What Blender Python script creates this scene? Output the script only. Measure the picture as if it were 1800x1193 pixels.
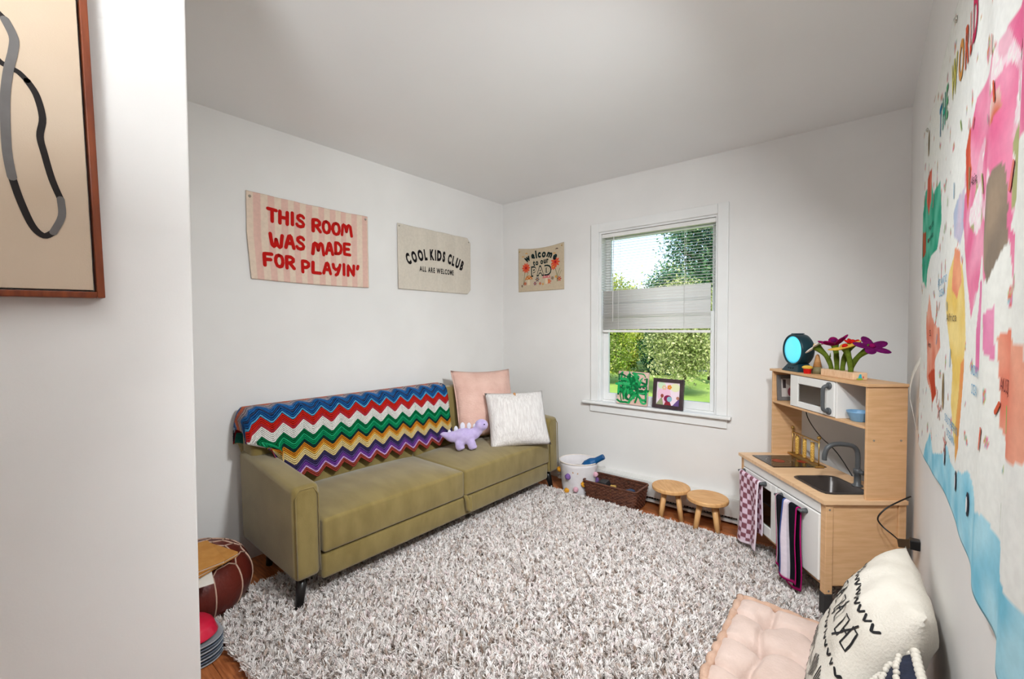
import bpy, bmesh, math, random
import numpy as np
from mathutils import Vector, Matrix, Euler, noise as mnoise

for o in list(bpy.data.objects): bpy.data.objects.remove(o, do_unlink=True)
random.seed(7); RNG = np.random.default_rng(7)
scene = bpy.context.scene
COL = scene.collection
PI = math.pi
def lin(r, g, b):
    return tuple(((c/255.0)/12.92 if c <= 10.3 else (((c/255.0)+0.055)/1.055)**2.4) for c in (r, g, b))

# ------------------------------------------------------------------ camera
YAW, PITCH, ROLL, CAM_H = 0.68906, -0.02729, -0.00367, 1.290
fw = Vector((-math.sin(YAW)*math.cos(PITCH), math.cos(YAW)*math.cos(PITCH), math.sin(PITCH)))
r0 = Vector((math.cos(YAW), math.sin(YAW), 0)); u0 = r0.cross(fw)
rr = r0*math.cos(ROLL)+u0*math.sin(ROLL); uu = -r0*math.sin(ROLL)+u0*math.cos(ROLL)
cd = bpy.data.cameras.new('camera'); cam = bpy.data.objects.new('camera', cd); COL.objects.link(cam)
cd.sensor_width = 36; cd.sensor_fit = 'HORIZONTAL'; cd.lens = 764.57/1800*36; cd.clip_start = 0.02; cd.clip_end = 300
cam.matrix_world = Matrix(((rr.x, uu.x, -fw.x, 0), (rr.y, uu.y, -fw.y, 0), (rr.z, uu.z, -fw.z, CAM_H), (0, 0, 0, 1)))
scene.camera = cam

# ------------------------------------------------------------------ sky, sun, exposure
world = bpy.data.worlds.new('sky'); scene.world = world; world.use_nodes = True
wn = world.node_tree; wn.nodes.clear()
wo = wn.nodes.new('ShaderNodeOutputWorld'); wb = wn.nodes.new('ShaderNodeBackground')
ws = wn.nodes.new('ShaderNodeTexSky'); ws.sky_type = 'NISHITA'; ws.sun_disc = False
ws.sun_elevation = math.radians(48); ws.sun_rotation = math.radians(150); ws.air_density = 1.0; ws.dust_density = 2.0; ws.ozone_density = 1.5
wn.links.new(ws.outputs[0], wb.inputs[0]); wb.inputs[1].default_value = 0.46
wn.links.new(wb.outputs[0], wo.inputs[0])
sl = bpy.data.lights.new('sun', 'SUN'); sl.energy = 4.2; sl.angle = math.radians(0.6); sl.color = (1.0, 0.95, 0.84)
sun = bpy.data.objects.new('sun', sl); COL.objects.link(sun)
sun.rotation_euler = Vector((-0.55, 0.62, -0.95)).to_track_quat('-Z', 'Y').to_euler()
scene.view_settings.view_transform = 'Standard'; scene.view_settings.look = 'None'
scene.view_settings.exposure = 0.0; scene.view_settings.gamma = 1.0; scene.view_settings.use_curve_mapping = False

# ------------------------------------------------------------------ geometry helpers
class G:
    def __init__(s): s.V = []; s.F = []; s.C = []; s.useC = False
    def add(s, V, F, col=None):
        b = len(s.V); s.V.extend([tuple(v) for v in V]); s.F.extend([tuple(i+b for i in f) for f in F])
        if col is not None: s.useC = True
        s.C.extend([col if col is not None else (1, 1, 1)]*len(V))
        return s
    def box(s, x0, x1, y0, y1, z0, z1, M=None, col=None):
        V = [Vector(p) for p in ((x0,y0,z0),(x1,y0,z0),(x1,y1,z0),(x0,y1,z0),(x0,y0,z1),(x1,y0,z1),(x1,y1,z1),(x0,y1,z1))]
        if M is not None: V = [M @ v for v in V]
        return s.add(V, [(0,3,2,1),(4,5,6,7),(0,1,5,4),(1,2,6,5),(2,3,7,6),(3,0,4,7)], col)
    def hexa(s, P, col=None):
        return s.add(P, [(0,3,2,1),(4,5,6,7),(0,1,5,4),(1,2,6,5),(2,3,7,6),(3,0,4,7)], col)
    def tube(s, path, r, n=8, caps=True, col=None, flat=1.0):
        P = [Vector(p) for p in path]; m = len(P); R = list(r) if hasattr(r, '__len__') else [r]*m
        T = [(P[min(i+1, m-1)]-P[max(i-1, 0)]).normalized() for i in range(m)]
        a = Vector((0, 0, 1)) if abs(T[0].z) < 0.9 else Vector((1, 0, 0))
        N = T[0].cross(a).normalized(); V = []; F = []
        for i in range(m):
            N = (N - T[i]*N.dot(T[i])).normalized(); B = T[i].cross(N)
            for k in range(n):
                t = 2*PI*k/n; V.append(P[i]+(N*math.cos(t)+B*math.sin(t)*flat)*R[i])
        for i in range(m-1):
            for k in range(n):
                k2 = (k+1) % n; F.append((i*n+k, i*n+k2, (i+1)*n+k2, (i+1)*n+k))
        if caps: F.append(tuple(range(n-1, -1, -1))); F.append(tuple((m-1)*n+k for k in range(n)))
        return s.add(V, F, col)
    def lathe(s, prof, n=24, M=None, caps=True, col=None):
        V = []; F = []; m = len(prof)
        for (r, z) in prof:
            for k in range(n):
                t = 2*PI*k/n; V.append(Vector((r*math.cos(t), r*math.sin(t), z)))
        for i in range(m-1):
            for k in range(n):
                k2 = (k+1) % n; F.append((i*n+k, i*n+k2, (i+1)*n+k2, (i+1)*n+k))
        if caps: F.append(tuple(range(n-1, -1, -1))); F.append(tuple((m-1)*n+k for k in range(n)))
        if M is not None: V = [M @ v for v in V]
        return s.add(V, F, col)
    def ell(s, c, r, M=None, nu=14, nv=9, col=None):
        V = []; F = []
        for j in range(nv+1):
            ph = PI*j/nv
            for i in range(nu):
                t = 2*PI*i/nu
                v = Vector((r[0]*math.sin(ph)*math.cos(t), r[1]*math.sin(ph)*math.sin(t), -r[2]*math.cos(ph)))
                if M is not None: v = M @ v
                V.append(v+Vector(c))
        for j in range(nv):
            for i in range(nu):
                i2 = (i+1) % nu; F.append((j*nu+i, j*nu+i2, (j+1)*nu+i2, (j+1)*nu+i))
        return s.add(V, F, col)
    def grid(s, fn, nu, nv, colfn=None, flip=False):
        V = []; F = []
        b = len(s.V)
        for j in range(nv+1):
            for i in range(nu+1): V.append(fn(i/nu, j/nv))
        for j in range(nv):
            for i in range(nu):
                a = j*(nu+1)+i; q = (a, a+1, a+nu+2, a+nu+1); F.append(q[::-1] if flip else q)
        s.add(V, F)
        if colfn:
            s.useC = True; k = b
            for j in range(nv+1):
                for i in range(nu+1): s.C[k] = colfn(i/nu, j/nv); k += 1
        return s
    def poly(s, pts, surf, off=0.001, col=None):
        V = [surf(a, b, off) for a, b in pts]; return s.add(V, [tuple(range(len(V)))], col)
    def disc(s, a, b, ra, rb, surf, off=0.001, n=12, col=None, rot=0):
        return s.poly([(a+ra*math.cos(2*PI*k/n)*math.cos(rot)-rb*math.sin(2*PI*k/n)*math.sin(rot), b+ra*math.cos(2*PI*k/n)*math.sin(rot)+rb*math.sin(2*PI*k/n)*math.cos(rot)) for k in range(n)], surf, off, col)
    def stroke(s, pts, w, surf, off=0.001, col=None, step=None, cap=True):
        """a painted stroke: a flat ribbon with round ends lying on surf(a, b, off)"""
        step = step or w*0.7; P = [pts[0]]
        for p, q in zip(pts[:-1], pts[1:]):
            d = math.hypot(q[0]-p[0], q[1]-p[1]); n = max(1, int(d/step))
            for k in range(1, n+1): P.append((p[0]+(q[0]-p[0])*k/n, p[1]+(q[1]-p[1])*k/n))
        V = []; F = []; m = len(P)
        for i in range(m):
            dx = P[min(i+1, m-1)][0]-P[max(i-1, 0)][0]; dy = P[min(i+1, m-1)][1]-P[max(i-1, 0)][1]; l = math.hypot(dx, dy) or 1
            wi = (w[i] if hasattr(w, '__len__') else w)/2
            V.append(surf(P[i][0]-dy/l*wi, P[i][1]+dx/l*wi, off)); V.append(surf(P[i][0]+dy/l*wi, P[i][1]-dx/l*wi, off))
        for i in range(m-1): F.append((2*i, 2*i+1, 2*i+3, 2*i+2))
        s.add(V, F, col)
        if cap:
            for e in (P[0], P[-1]): s.disc(e[0], e[1], w/2, w/2, surf, off*1.02, 10, col)
        return s
    def mesh(s, name):
        me = bpy.data.meshes.new(name); me.from_pydata([tuple(v) for v in s.V], [], s.F)
        if s.useC:
            ca = me.color_attributes.new('tint', 'FLOAT_COLOR', 'POINT')
            arr = np.ones((len(s.V), 4), np.float32); arr[:, :3] = np.array(s.C, np.float32); ca.data.foreach_set('color', arr.ravel())
        me.update(); return me
    def build(s, name, mat, parent=None, smooth=False, bevel=0, seg=2, sub=0, solid=0, M=None, fixn=True):
        me = s.mesh(name)
        if fixn:
            bm = bmesh.new(); bm.from_mesh(me); bmesh.ops.recalc_face_normals(bm, faces=bm.faces); bm.to_mesh(me); bm.free()
        if M is not None: me.transform(M)
        o = bpy.data.objects.new(name, me); COL.objects.link(o)
        if mat is not None: me.materials.append(mat)
        if smooth: me.polygons.foreach_set('use_smooth', [True]*len(me.polygons))
        if solid: m_ = o.modifiers.new('thick', 'SOLIDIFY'); m_.thickness = solid; m_.offset = 0
        if bevel: m_ = o.modifiers.new('bevel', 'BEVEL'); m_.width = bevel; m_.segments = seg; m_.limit_method = 'ANGLE'; m_.angle_limit = math.radians(40)
        if sub: m_ = o.modifiers.new('sub', 'SUBSURF'); m_.levels = sub; m_.render_levels = sub
        if parent is not None: o.parent = parent
        return o
def thing(name, label, cat, loc=(0,0,0), rotz=0, group=None, rot=None):
    o = bpy.data.objects.new(name, None); COL.objects.link(o); o.empty_display_size = .05
    o.location = loc; o.rotation_euler = rot if rot else (0, 0, rotz); return tag(o, label, cat, group)
def tag(o, label, cat, group=None, kind=None):
    o['label'] = label; o['category'] = cat
    if group: o['group'] = group
    if kind: o['kind'] = kind
    return o
def struct(o): o['kind'] = 'structure'; return o
def clone(o, parent=None):
    c = o.copy(); COL.objects.link(c); c.parent = parent; return c
def cushion_mesh(x0, x1, y0, y1, z0, z1, crown=0.02, cuts=9, side=0.006, seed=0):
    bm = bmesh.new(); bmesh.ops.create_cube(bm, size=2); bmesh.ops.subdivide_edges(bm, edges=bm.edges[:], cuts=cuts, use_grid_fill=True)
    for v in bm.verts:
        x, y, z = v.co; f = (1-abs(x)**3)*(1-abs(y)**3); nz = mnoise.noise(Vector((x*2+seed, y*2, z)))*0.004
        X = (x0+x1)/2+(x1-x0)/2*x + (side*(1-z*z)*(1-abs(y)**4)*(1 if x > 0 else -1) if abs(x) > .99 else 0)
        Y = (y0+y1)/2+(y1-y0)/2*y + (side*(1-z*z)*(1-abs(x)**4)*(1 if y > 0 else -1) if abs(y) > .99 else 0)
        Z = (z0+z1)/2+(z1-z0)/2*z + (crown*f+nz if z > .99 else 0)
        v.co = (X, Y, Z)
    g = G(); bm.verts.index_update(); g.add([v.co.copy() for v in bm.verts], [tuple(v.index for v in f.verts) for f in bm.faces]); bm.free(); return g

# ------------------------------------------------------------------ materials
def mat(name, col, rough=0.6, col2=None, scale=12, stretch=(1,1,1), bump=0, bscale=None, bstretch=None, metal=0, attr=False, rand=0, detail=3, spec=0.4, sheen=0, emit=0, emitcol=None, alpha=None, trans=0, mixsharp=0, coord='Object'):
    m = bpy.data.materials.new(name); m.use_nodes = True; t = m.node_tree; nd = t.nodes; b = nd['Principled BSDF']; L = t.links.new
    b.inputs['Roughness'].default_value = rough; b.inputs['Metallic'].default_value = metal; b.inputs['Specular IOR Level'].default_value = spec
    if sheen: b.inputs['Sheen Weight'].default_value = sheen; b.inputs['Sheen Roughness'].default_value = 0.5
    if emit: b.inputs['Emission Strength'].default_value = emit; b.inputs['Emission Color'].default_value = (*(emitcol or col), 1)
    if trans: b.inputs['Transmission Weight'].default_value = trans; b.inputs['IOR'].default_value = 1.05 if trans == 1 else 1.4
    tc = nd.new('ShaderNodeTexCoord')
    def nz(sc, st, det=3):
        mp = nd.new('ShaderNodeMapping'); mp.inputs['Scale'].default_value = st; L(tc.outputs[coord], mp.inputs[0])
        n = nd.new('ShaderNodeTexNoise'); n.inputs['Scale'].default_value = sc; n.inputs['Detail'].default_value = det; L(mp.outputs[0], n.inputs['Vector']); return n
    src = None
    if attr:
        a = nd.new('ShaderNodeVertexColor'); a.layer_name = 'tint'; src = a.outputs[0]
    if col2 is not None:
        n = nz(scale, stretch, detail); mx = nd.new('ShaderNodeMix'); mx.data_type = 'RGBA'
        rp = nd.new('ShaderNodeMapRange'); rp.inputs[1].default_value = 0.35+mixsharp*.12; rp.inputs[2].default_value = 0.65-mixsharp*.12
        L(n.outputs['Fac'], rp.inputs[0]); L(rp.outputs[0], mx.inputs[0])
        if attr:
            mx.blend_type = 'MULTIPLY'; mx.inputs[7].default_value = (*col2, 1); L(src, mx.inputs[6])
        else:
            mx.inputs[6].default_value = (*col, 1); mx.inputs[7].default_value = (*col2, 1)
        src = mx.outputs[2]
    if rand:
        oi = nd.new('ShaderNodeObjectInfo'); hs = nd.new('ShaderNodeHueSaturation'); r1 = nd.new('ShaderNodeMapRange')
        r1.inputs[3].default_value = 1-rand; r1.inputs[4].default_value = 1+rand; L(oi.outputs['Random'], r1.inputs[0]); L(r1.outputs[0], hs.inputs['Value'])
        if src: L(src, hs.inputs['Color'])
        else: hs.inputs['Color'].default_value = (*col, 1)
        src = hs.outputs[0]
    if src: L(src, b.inputs['Base Color'])
    else: b.inputs['Base Color'].default_value = (*col, 1)
    if bump:
        n2 = nz(bscale or scale*4, bstretch or stretch, 4); bp = nd.new('ShaderNodeBump'); bp.inputs['Strength'].default_value = bump; bp.inputs['Distance'].default_value = 0.01
        L(n2.outputs['Fac'], bp.inputs['Height']); L(bp.outputs[0], b.inputs['Normal'])
    return m
MT = {}
MT['wall'] = mat('wall_paint', lin(233,230,227), 0.65, lin(229,226,223), 3, bump=0.02, bscale=220)
MT['ceil'] = mat('ceiling_paint', lin(246,245,244), 0.8, lin(244,243,242), 2)
MT['trim'] = mat('white_trim', lin(236,235,233), 0.35, lin(231,230,228), 5)
MT['plank'] = mat('oak_plank', lin(186,112,64), 0.35, lin(150,82,42), 9, (1.2, 14, 14), rand=0.28, bump=0.05, bscale=30)
MT['glass'] = mat('window_glass', (1,1,1), 0.0, trans=1, spec=0.2)
MT['blind'] = mat('white_blind', lin(236,234,230), 0.45, lin(230,228,224), 6)
MT['heater'] = mat('heater_enamel', lin(228,226,222), 0.4, lin(222,220,216), 8)
MT['dark'] = mat('dark_gap', lin(30,26,24), 0.8, lin(22,20,18), 10)
MT['steel'] = mat('steel_pin', lin(190,188,180), 0.25, metal=0.9)
MT['olive'] = mat('olive_velvet', lin(138,120,72), 0.85, lin(124,106,60), 5, (1, 2.5, 1.2), bump=0.12, bscale=160, sheen=0.35, spec=0.15)
MT['blackwood'] = mat('black_leg', lin(30,27,26), 0.3, lin(22,20,20), 10)
MT['tint'] = mat('printed_tint', (1,1,1), 0.8, attr=True, spec=0.1)
MT['yarn'] = mat('crochet_yarn', (1,1,1), 0.95, (0.72,0.72,0.72), 160, attr=True, bump=0.35, bscale=420, spec=0.05)
MT['cloth_print'] = mat('printed_cotton', (1,1,1), 0.9, (0.93,0.93,0.93), 60, attr=True, bump=0.06, bscale=500, spec=0.08)
MT['pink'] = mat('pink_muslin', lin(224,186,172), 0.95, lin(212,170,156), 9, bump=0.45, bscale=55, bstretch=(1,1,2.2), spec=0.05, sheen=0.1)
MT['whitefur'] = mat('white_plush', lin(232,226,222), 0.95, lin(212,204,200), 16, (6,6,0.7), bump=0.7, bscale=60, bstretch=(3,3,0.8), spec=0.05, sheen=0.2)
MT['lilac'] = mat('lilac_plush', lin(192,176,214), 0.95, lin(180,162,206), 40, bump=0.2, bscale=300, sheen=0.3, spec=0.05)
MT['mint'] = mat('pale_felt', lin(216,214,224), 0.95, lin(204,202,214), 40, spec=0.05)
MT['birch'] = mat('birch_ply', lin(222,178,134), 0.5, lin(210,164,118), 7, (1, 1, 9), bump=0.03, bscale=40)
MT['birchtop'] = mat('birch_worktop', lin(232,194,154), 0.4, lin(222,180,138), 7, (1, 9, 1), bump=0.03, bscale=40)
MT['stoolwood'] = mat('stool_wood', lin(222,172,116), 0.45, lin(206,152,96), 8, (8, 1.5, 1.5))
MT['kwhite'] = mat('white_cabinet', lin(235,232,228), 0.4, lin(231,228,224), 6)
MT['grey'] = mat('grey_plastic', lin(86,88,90), 0.4, lin(76,78,80), 10)
MT['darkleg'] = mat('dark_leg', lin(52,50,50), 0.5, lin(44,42,42), 10)
MT['hob'] = mat('hob_black', lin(32,24,22), 0.12, lin(26,20,19), 6, spec=0.6)
MT['sink'] = mat('sink_dark', lin(70,62,58), 0.3, lin(58,52,49), 6, metal=0.2)
MT['redglow'] = mat('burner_red', lin(150,24,18), 0.3, lin(120,18,14), 20)
MT['gold'] = mat('brass', lin(190,155,90), 0.3, metal=0.8)
MT['grain'] = mat('yellow_grain', lin(226,184,96), 0.8, lin(190,142,60), 120, mixsharp=1)
MT['clear'] = mat('clear_plastic', (1,1,1), 0.05, trans=1, spec=0.3)
MT['teal'] = mat('teal_shell', lin(16,52,62), 0.4, lin(14,44,54), 10)
MT['cyan'] = mat('cyan_face', lin(90,205,232), 0.3, lin(110,215,238), 4, emit=0.75, emitcol=lin(84,206,236))
MT['felt_green'] = mat('green_felt', lin(100,116,40), 0.95, lin(84,100,32), 60, bump=0.3, bscale=200, spec=0.05)
MT['felt_purple'] = mat('magenta_felt', lin(142,20,88), 0.95, lin(120,14,74), 60, bump=0.3, bscale=200, spec=0.05)
MT['felt_plum'] = mat('plum_felt', lin(112,24,92), 0.95, lin(92,18,76), 60, bump=0.3, bscale=200, spec=0.05)
MT['felt_yellow'] = mat('yellow_felt', lin(230,186,86), 0.95, lin(214,168,66), 60, bump=0.3, bscale=200, spec=0.05)
MT['felt_white'] = mat('white_felt', lin(236,224,214), 0.95, lin(226,214,204), 60, bump=0.3, bscale=200, spec=0.05)
MT['felt_red'] = mat('red_felt', lin(206,34,28), 0.95, lin(180,26,22), 60, bump=0.3, bscale=200, spec=0.05)
MT['tan'] = mat('tan_wood', lin(196,144,92), 0.6, lin(176,124,74), 20, (1,1,5))
MT['olivepaint'] = mat('olive_paint', lin(128,118,84), 0.6, lin(118,108,76), 20)
MT['blockwood'] = mat('block_wood', lin(232,196,160), 0.55, lin(220,178,140), 10, (1, 8, 3))
MT['bluebowl'] = mat('blue_bowl', lin(122,164,198), 0.4, lin(112,154,190), 10)
MT['whitebowl'] = mat('white_bowl', lin(226,218,206), 0.4, lin(218,210,198), 10)
MT['wicker'] = mat('brown_wicker', lin(112,66,46), 0.6, lin(74,40,28), 26, (1,1,3), bump=0.3, bscale=120)
MT['binfab'] = mat('white_canvas', lin(226,220,220), 0.9, lin(216,210,212), 8, bump=0.2, bscale=30, spec=0.05)
MT['bininner'] = mat('bin_lining', lin(206,194,190), 0.9, lin(196,184,180), 8)
MT['bluetoy'] = mat('blue_toy', lin(20,88,142), 0.4, lin(16,76,128), 12)
MT['leather'] = mat('maroon_leather', lin(104,38,28), 0.4, lin(84,28,22), 5, bump=0.25, bscale=45, spec=0.45)
MT['stitch'] = mat('cream_stitch', lin(206,172,152), 0.8, lin(196,160,140), 80)
MT['notebook'] = mat('tan_cover', lin(196,138,68), 0.7, lin(184,124,56), 25)
MT['paper'] = mat('white_paper', lin(232,226,216), 0.8, lin(224,218,208), 30)
MT['ribbon'] = mat('teal_ribbon', lin(60,176,170), 0.6, lin(50,160,156), 30)
MT['redbowl'] = mat('red_bowl', lin(214,36,68), 0.3, lin(204,30,60), 8)
MT['greyplate'] = mat('grey_plate', lin(176,180,184), 0.4, lin(166,170,176), 10)
MT['slateplate'] = mat('slate_plate', lin(112,122,138), 0.4, lin(100,110,126), 10)
MT['blush'] = mat('blush_cotton', lin(214,190,179), 0.95, lin(202,177,165), 12, bump=0.25, bscale=120, spec=0.05, sheen=0.15)
MT['blushroll'] = mat('blush_piping', lin(200,166,146), 0.95, lin(186,150,128), 20, bump=0.25, bscale=120, spec=0.05)
MT['cream'] = mat('cream_cotton', lin(226,218,206), 0.95, lin(214,205,192), 8, bump=0.25, bscale=160, spec=0.05)
MT['black'] = mat('black_yarn', lin(34,32,34), 0.9, lin(24,22,24), 60)
MT['navy'] = mat('navy_cloth', lin(36,42,62), 0.9, lin(28,32,50), 40, bump=0.3, bscale=80)
MT['blackplastic'] = mat('black_plastic', lin(24,23,23), 0.35, lin(18,17,17), 10)
MT['frame'] = mat('walnut_frame', lin(132,62,28), 0.35, lin(108,46,20), 10, (8,8,1))
MT['canvas'] = mat('beige_canvas', lin(206,186,164), 0.8, lin(200,178,154), 4, bump=0.05, bscale=400)
MT['ink'] = mat('charcoal_paint', lin(34,26,24), 0.8, lin(26,20,19), 30)
MT['greyink'] = mat('grey_paint', lin(112,108,106), 0.8, lin(104,100,98), 30)
MT['fillglass'] = mat('fill_lamp_diffuser', lin(250,246,238), 0.5, lin(248,244,236), 5, emit=2.0, emitcol=(1, .97, .92))  # glowing diffusers of the added fill lamps
MT['rugbase'] = mat('rug_backing', lin(150,134,118), 0.95, lin(130,114,100), 20)
MT['pile'] = mat('rug_pile', (1,1,1), 0.9, attr=True, spec=0.1, sheen=0.1)
MT['grass'] = mat('lawn_grass', lin(150,176,84), 0.9, lin(120,150,60), 0.9, bump=0.3, bscale=30)
MT['bark'] = mat('tree_bark', lin(82,66,54), 0.9, lin(58,46,38), 6, bump=0.6, bscale=14)
MT['shed'] = mat('blue_grey_boards', lin(92,104,118), 0.8, lin(80,92,106), 4)
def leafmat():
    m = bpy.data.materials.new('leaf_green'); m.use_nodes = True; t = m.node_tree; b = t.nodes['Principled BSDF']
    a = t.nodes.new('ShaderNodeVertexColor'); a.layer_name = 'tint'; t.links.new(a.outputs[0], b.inputs['Base Color'])
    b.inputs['Roughness'].default_value = 0.55; b.inputs['Specular IOR Level'].default_value = 0.3
    tr = t.nodes.new('ShaderNodeBsdfTranslucent'); t.links.new(a.outputs[0], tr.inputs[0])
    mx = t.nodes.new('ShaderNodeMixShader'); mx.inputs[0].default_value = 0.3
    t.links.new(b.outputs[0], mx.inputs[1]); t.links.new(tr.outputs[0], mx.inputs[2]); t.links.new(mx.outputs[0], t.nodes['Material Output'].inputs[0]); return m
MT['leaf'] = leafmat()

# ------------------------------------------------------------------ the room
XL, YB, XR, HC = -2.676, 3.122, 0.1547, 2.44
XP, YP, YF = -1.25, 0.3185, -1.9           # entry wall face, its end, wall behind the camera
W0, W1, WZ0, WZ1 = -1.675, -0.785, 0.70, 2.045   # window opening
g = G(); g.box(XL-.1, XR+.1, YF-.1, YB+.15, -0.12, -0.004)
fl = struct(g.build('floor', MT['plank']))
base_plank = {}
def plank(x0, x1, y0, y1):
    k = round(x1-x0, 2)
    if k not in base_plank:
        q = G(); q.box(0.0008, k-0.0008, 0.0006, 0.0824, -0.012, 0); base_plank[k] = q.build('plank', MT['plank'], fl, bevel=0.0012, seg=1); o = base_plank[k]
    else: o = clone(base_plank[k], fl)
    o.location = (x0, y0, 0.001)
rowi = 0
for (a, b) in ((-0.30, 0.76), (2.60, 3.12)):
    y = a
    while y < b-.02:
        xs = [XL]; c = XL+0.35+0.31*((rowi*7) % 4)
        while c < XR-.2: xs.append(c); c += 1.10
        xs.append(XR)
        for p, q in zip(xs[:-1], xs[1:]):
            if y < YP-.04 and q < XP: continue
            plank(max(p, XP) if (y < YP-.04) else p, q, y, y+.083)
        y += 0.083; rowi += 1
g = G(); g.box(XL-.1, XR+.1, YF-.1, YB+.15, HC, HC+.12); struct(g.build('ceiling', MT['ceil']))
g = G(); g.box(XL-.1, XL, YP-.1, YB+.15, -.1, HC); struct(g.build('wall_left', MT['wall']))
g = G(); g.box(XR, XR+.1, YF, YB+.15, -.1, HC); struct(g.build('wall_right', MT['wall']))
g = G(); g.box(XL-.1, XP, YF, YP, -.1, HC); struct(g.build('wall_entry', MT['wall'], bevel=.004))
g = G(); g.box(XL-.1, XR+.1, YF-.1, YF, -.1, HC); struct(g.build('wall_front', MT['wall']))
g = G()
g.box(XL, W0, YB, YB+.15, -.1, HC); g.box(W1, XR, YB, YB+.15, -.1, HC); g.box(W0, W1, YB, YB+.15, -.1, WZ0-.02); g.box(W0, W1, YB, YB+.15, WZ1, HC)
struct(g.build('wall_back', MT['wall']))

# window_1: jambs, casing, sill, two sashes with their panes
g = G(); g.box(W0, W0+.02, YB-.0, YB+.15, WZ0, WZ1); g.box(W1-.02, W1, YB, YB+.15, WZ0, WZ1); g.box(W0+.02, W1-.02, YB, YB+.15, WZ1-.02, WZ1); g.box(W0+.02, W1-.02, YB+.03, YB+.15, WZ0-.02, WZ0+.01)
w1 = struct(g.build('window_1', MT['trim'], bevel=.002))
for nm, bx in (('casing', (W0-.062, W0+.006, YB-.018, YB, WZ0, WZ1+.062)), ('casing', (W1-.006, W1+.062, YB-.018, YB, WZ0, WZ1+.062)), ('casing', (W0+.006, W1-.006, YB-.016, YB, WZ1-.006, WZ1+.062))):
    g = G(); g.box(*bx); g.build(nm, MT['trim'], w1, bevel=.004)
g = G(); g.box(W0-.125, W1+.09, YB-.05, YB, WZ0-.02, WZ0); g.box(W0+.0, W1-.0, YB, YB+.035, WZ0-.02, WZ0); g.build('window_sill', MT['trim'], w1, bevel=.005)
g = G(); g.box(W0-.07, W1+.062, YB-.016, YB, WZ0-.085, WZ0-.02); g.build('apron', MT['trim'], w1, bevel=.004)
def sash(z0, z1, y, st, bot, top):
    x0, x1 = W0+.02, W1-.02; g = G()
    g.box(x0, x0+st, y, y+.03, z0, z1); g.box(x1-st, x1, y, y+.03, z0, z1); g.box(x0+st, x1-st, y, y+.03, z0, z0+bot); g.box(x0+st, x1-st, y, y+.03, z1-top, z1)
    s = g.build('sash', MT['trim'], w1, bevel=.003)
    q = G(); q.box(x0+st-.004, x1-st+.004, y+.013, y+.017, z0+bot-.004, z1-top+.004); q.build('pane', MT['glass'], s)
sash(WZ0+.01, 1.40, YB+.045, .042, .055, .035)
sash(1.365, WZ1-.02, YB+.085, .042, .035, .04)

# mini blind: open slats above, a closed bundle of slats below
bl = thing('window_blind', 'white mini blind half raised in the window', 'blind', ((W0+W1)/2, YB+.024, WZ1-.02))
hw = (W1-W0)/2-.022
g = G(); g.box(-hw, hw, -.014, .014, -.032, -.002); g.build('headrail', MT['blind'], bl, bevel=.003)
def slat(hw_):
    g = G(); n = 4
    g.grid(lambda u, v: Vector((-hw_+2*hw_*u, (v-.5)*.025, .0022*(1-(2*v-1)**2))), 1, n); return g.build('slat', MT['blind'], bl, solid=.0007, smooth=True, fixn=False)
s0 = None
for k in range(20):
    s0 = slat(hw-.002) if s0 is None else clone(s0, bl)
    s0.location = (0, 0, -.047-k*.0205); s0.rotation_euler = (math.radians(8.5), 0, 0)
s1 = None
for k in range(14):
    s1 = slat(hw-.02) if s1 is None else clone(s1, bl)
    s1.location = (-.012, -.004, -.456-k*.0217); s1.rotation_euler = (math.radians(-63 if k not in (4, 9) else -50), math.radians(-.7), 0)
g = G(); g.box(-hw+.008, hw-.03, -.013, .013, -.775, -.757); g.build('bottom_rail', MT['blind'], bl, bevel=.003)
g = G(); g.tube([(-hw+.105, -.018, -.03), (-hw+.10, -.02, -.36), (-hw+.098, -.022, -.69)], .0032, 6); g.build('wand', MT['blind'], bl, smooth=True)
for x in (-.28, .22):
    for y in (-.0165, .0155):
        g = G(); g.tube([(x, y, -.03), (x, y, -.76)], .0011, 5); g.build('ladder_cord', MT['blind'], bl)

# baseboard heater
ht = thing('baseboard_heater', 'long low white baseboard heater under the window', 'heater', (-1.32, YB, 0))
x0, x1 = -.70, .69
g = G(); g.box(x0, x1, -.012, 0, .02, .175); g.box(x0, x1, -.062, 0, .168, .176); g.build('back_plate', MT['heater'], ht, bevel=.002)
g = G(); g.box(x0, x1-.01, -.07, -.062, .062, .170); g.box(x0, x1-.01, -.07, -.04, .056, .062); g.build('front_panel', MT['heater'], ht, bevel=.002)
g = G(); g.box(x0, x1-.01, -.066, -.03, .018, .034); g.build('kick_strip', MT['heater'], ht, bevel=.002)
g = G(); g.box(x1-.012, x1, -.072, 0, .012, .18); g.build('end_cap', MT['heater'], ht, bevel=.003)
g = G()
for k in range(70): g.box(x0+.03+k*.019, x0+.031+k*.019, -.055, -.015, .04, .12)
g.tube([(x0+.02, -.035, .08), (x1-.02, -.035, .08)], .01, 8); g.build('fin_element', MT['dark'], ht)

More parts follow.
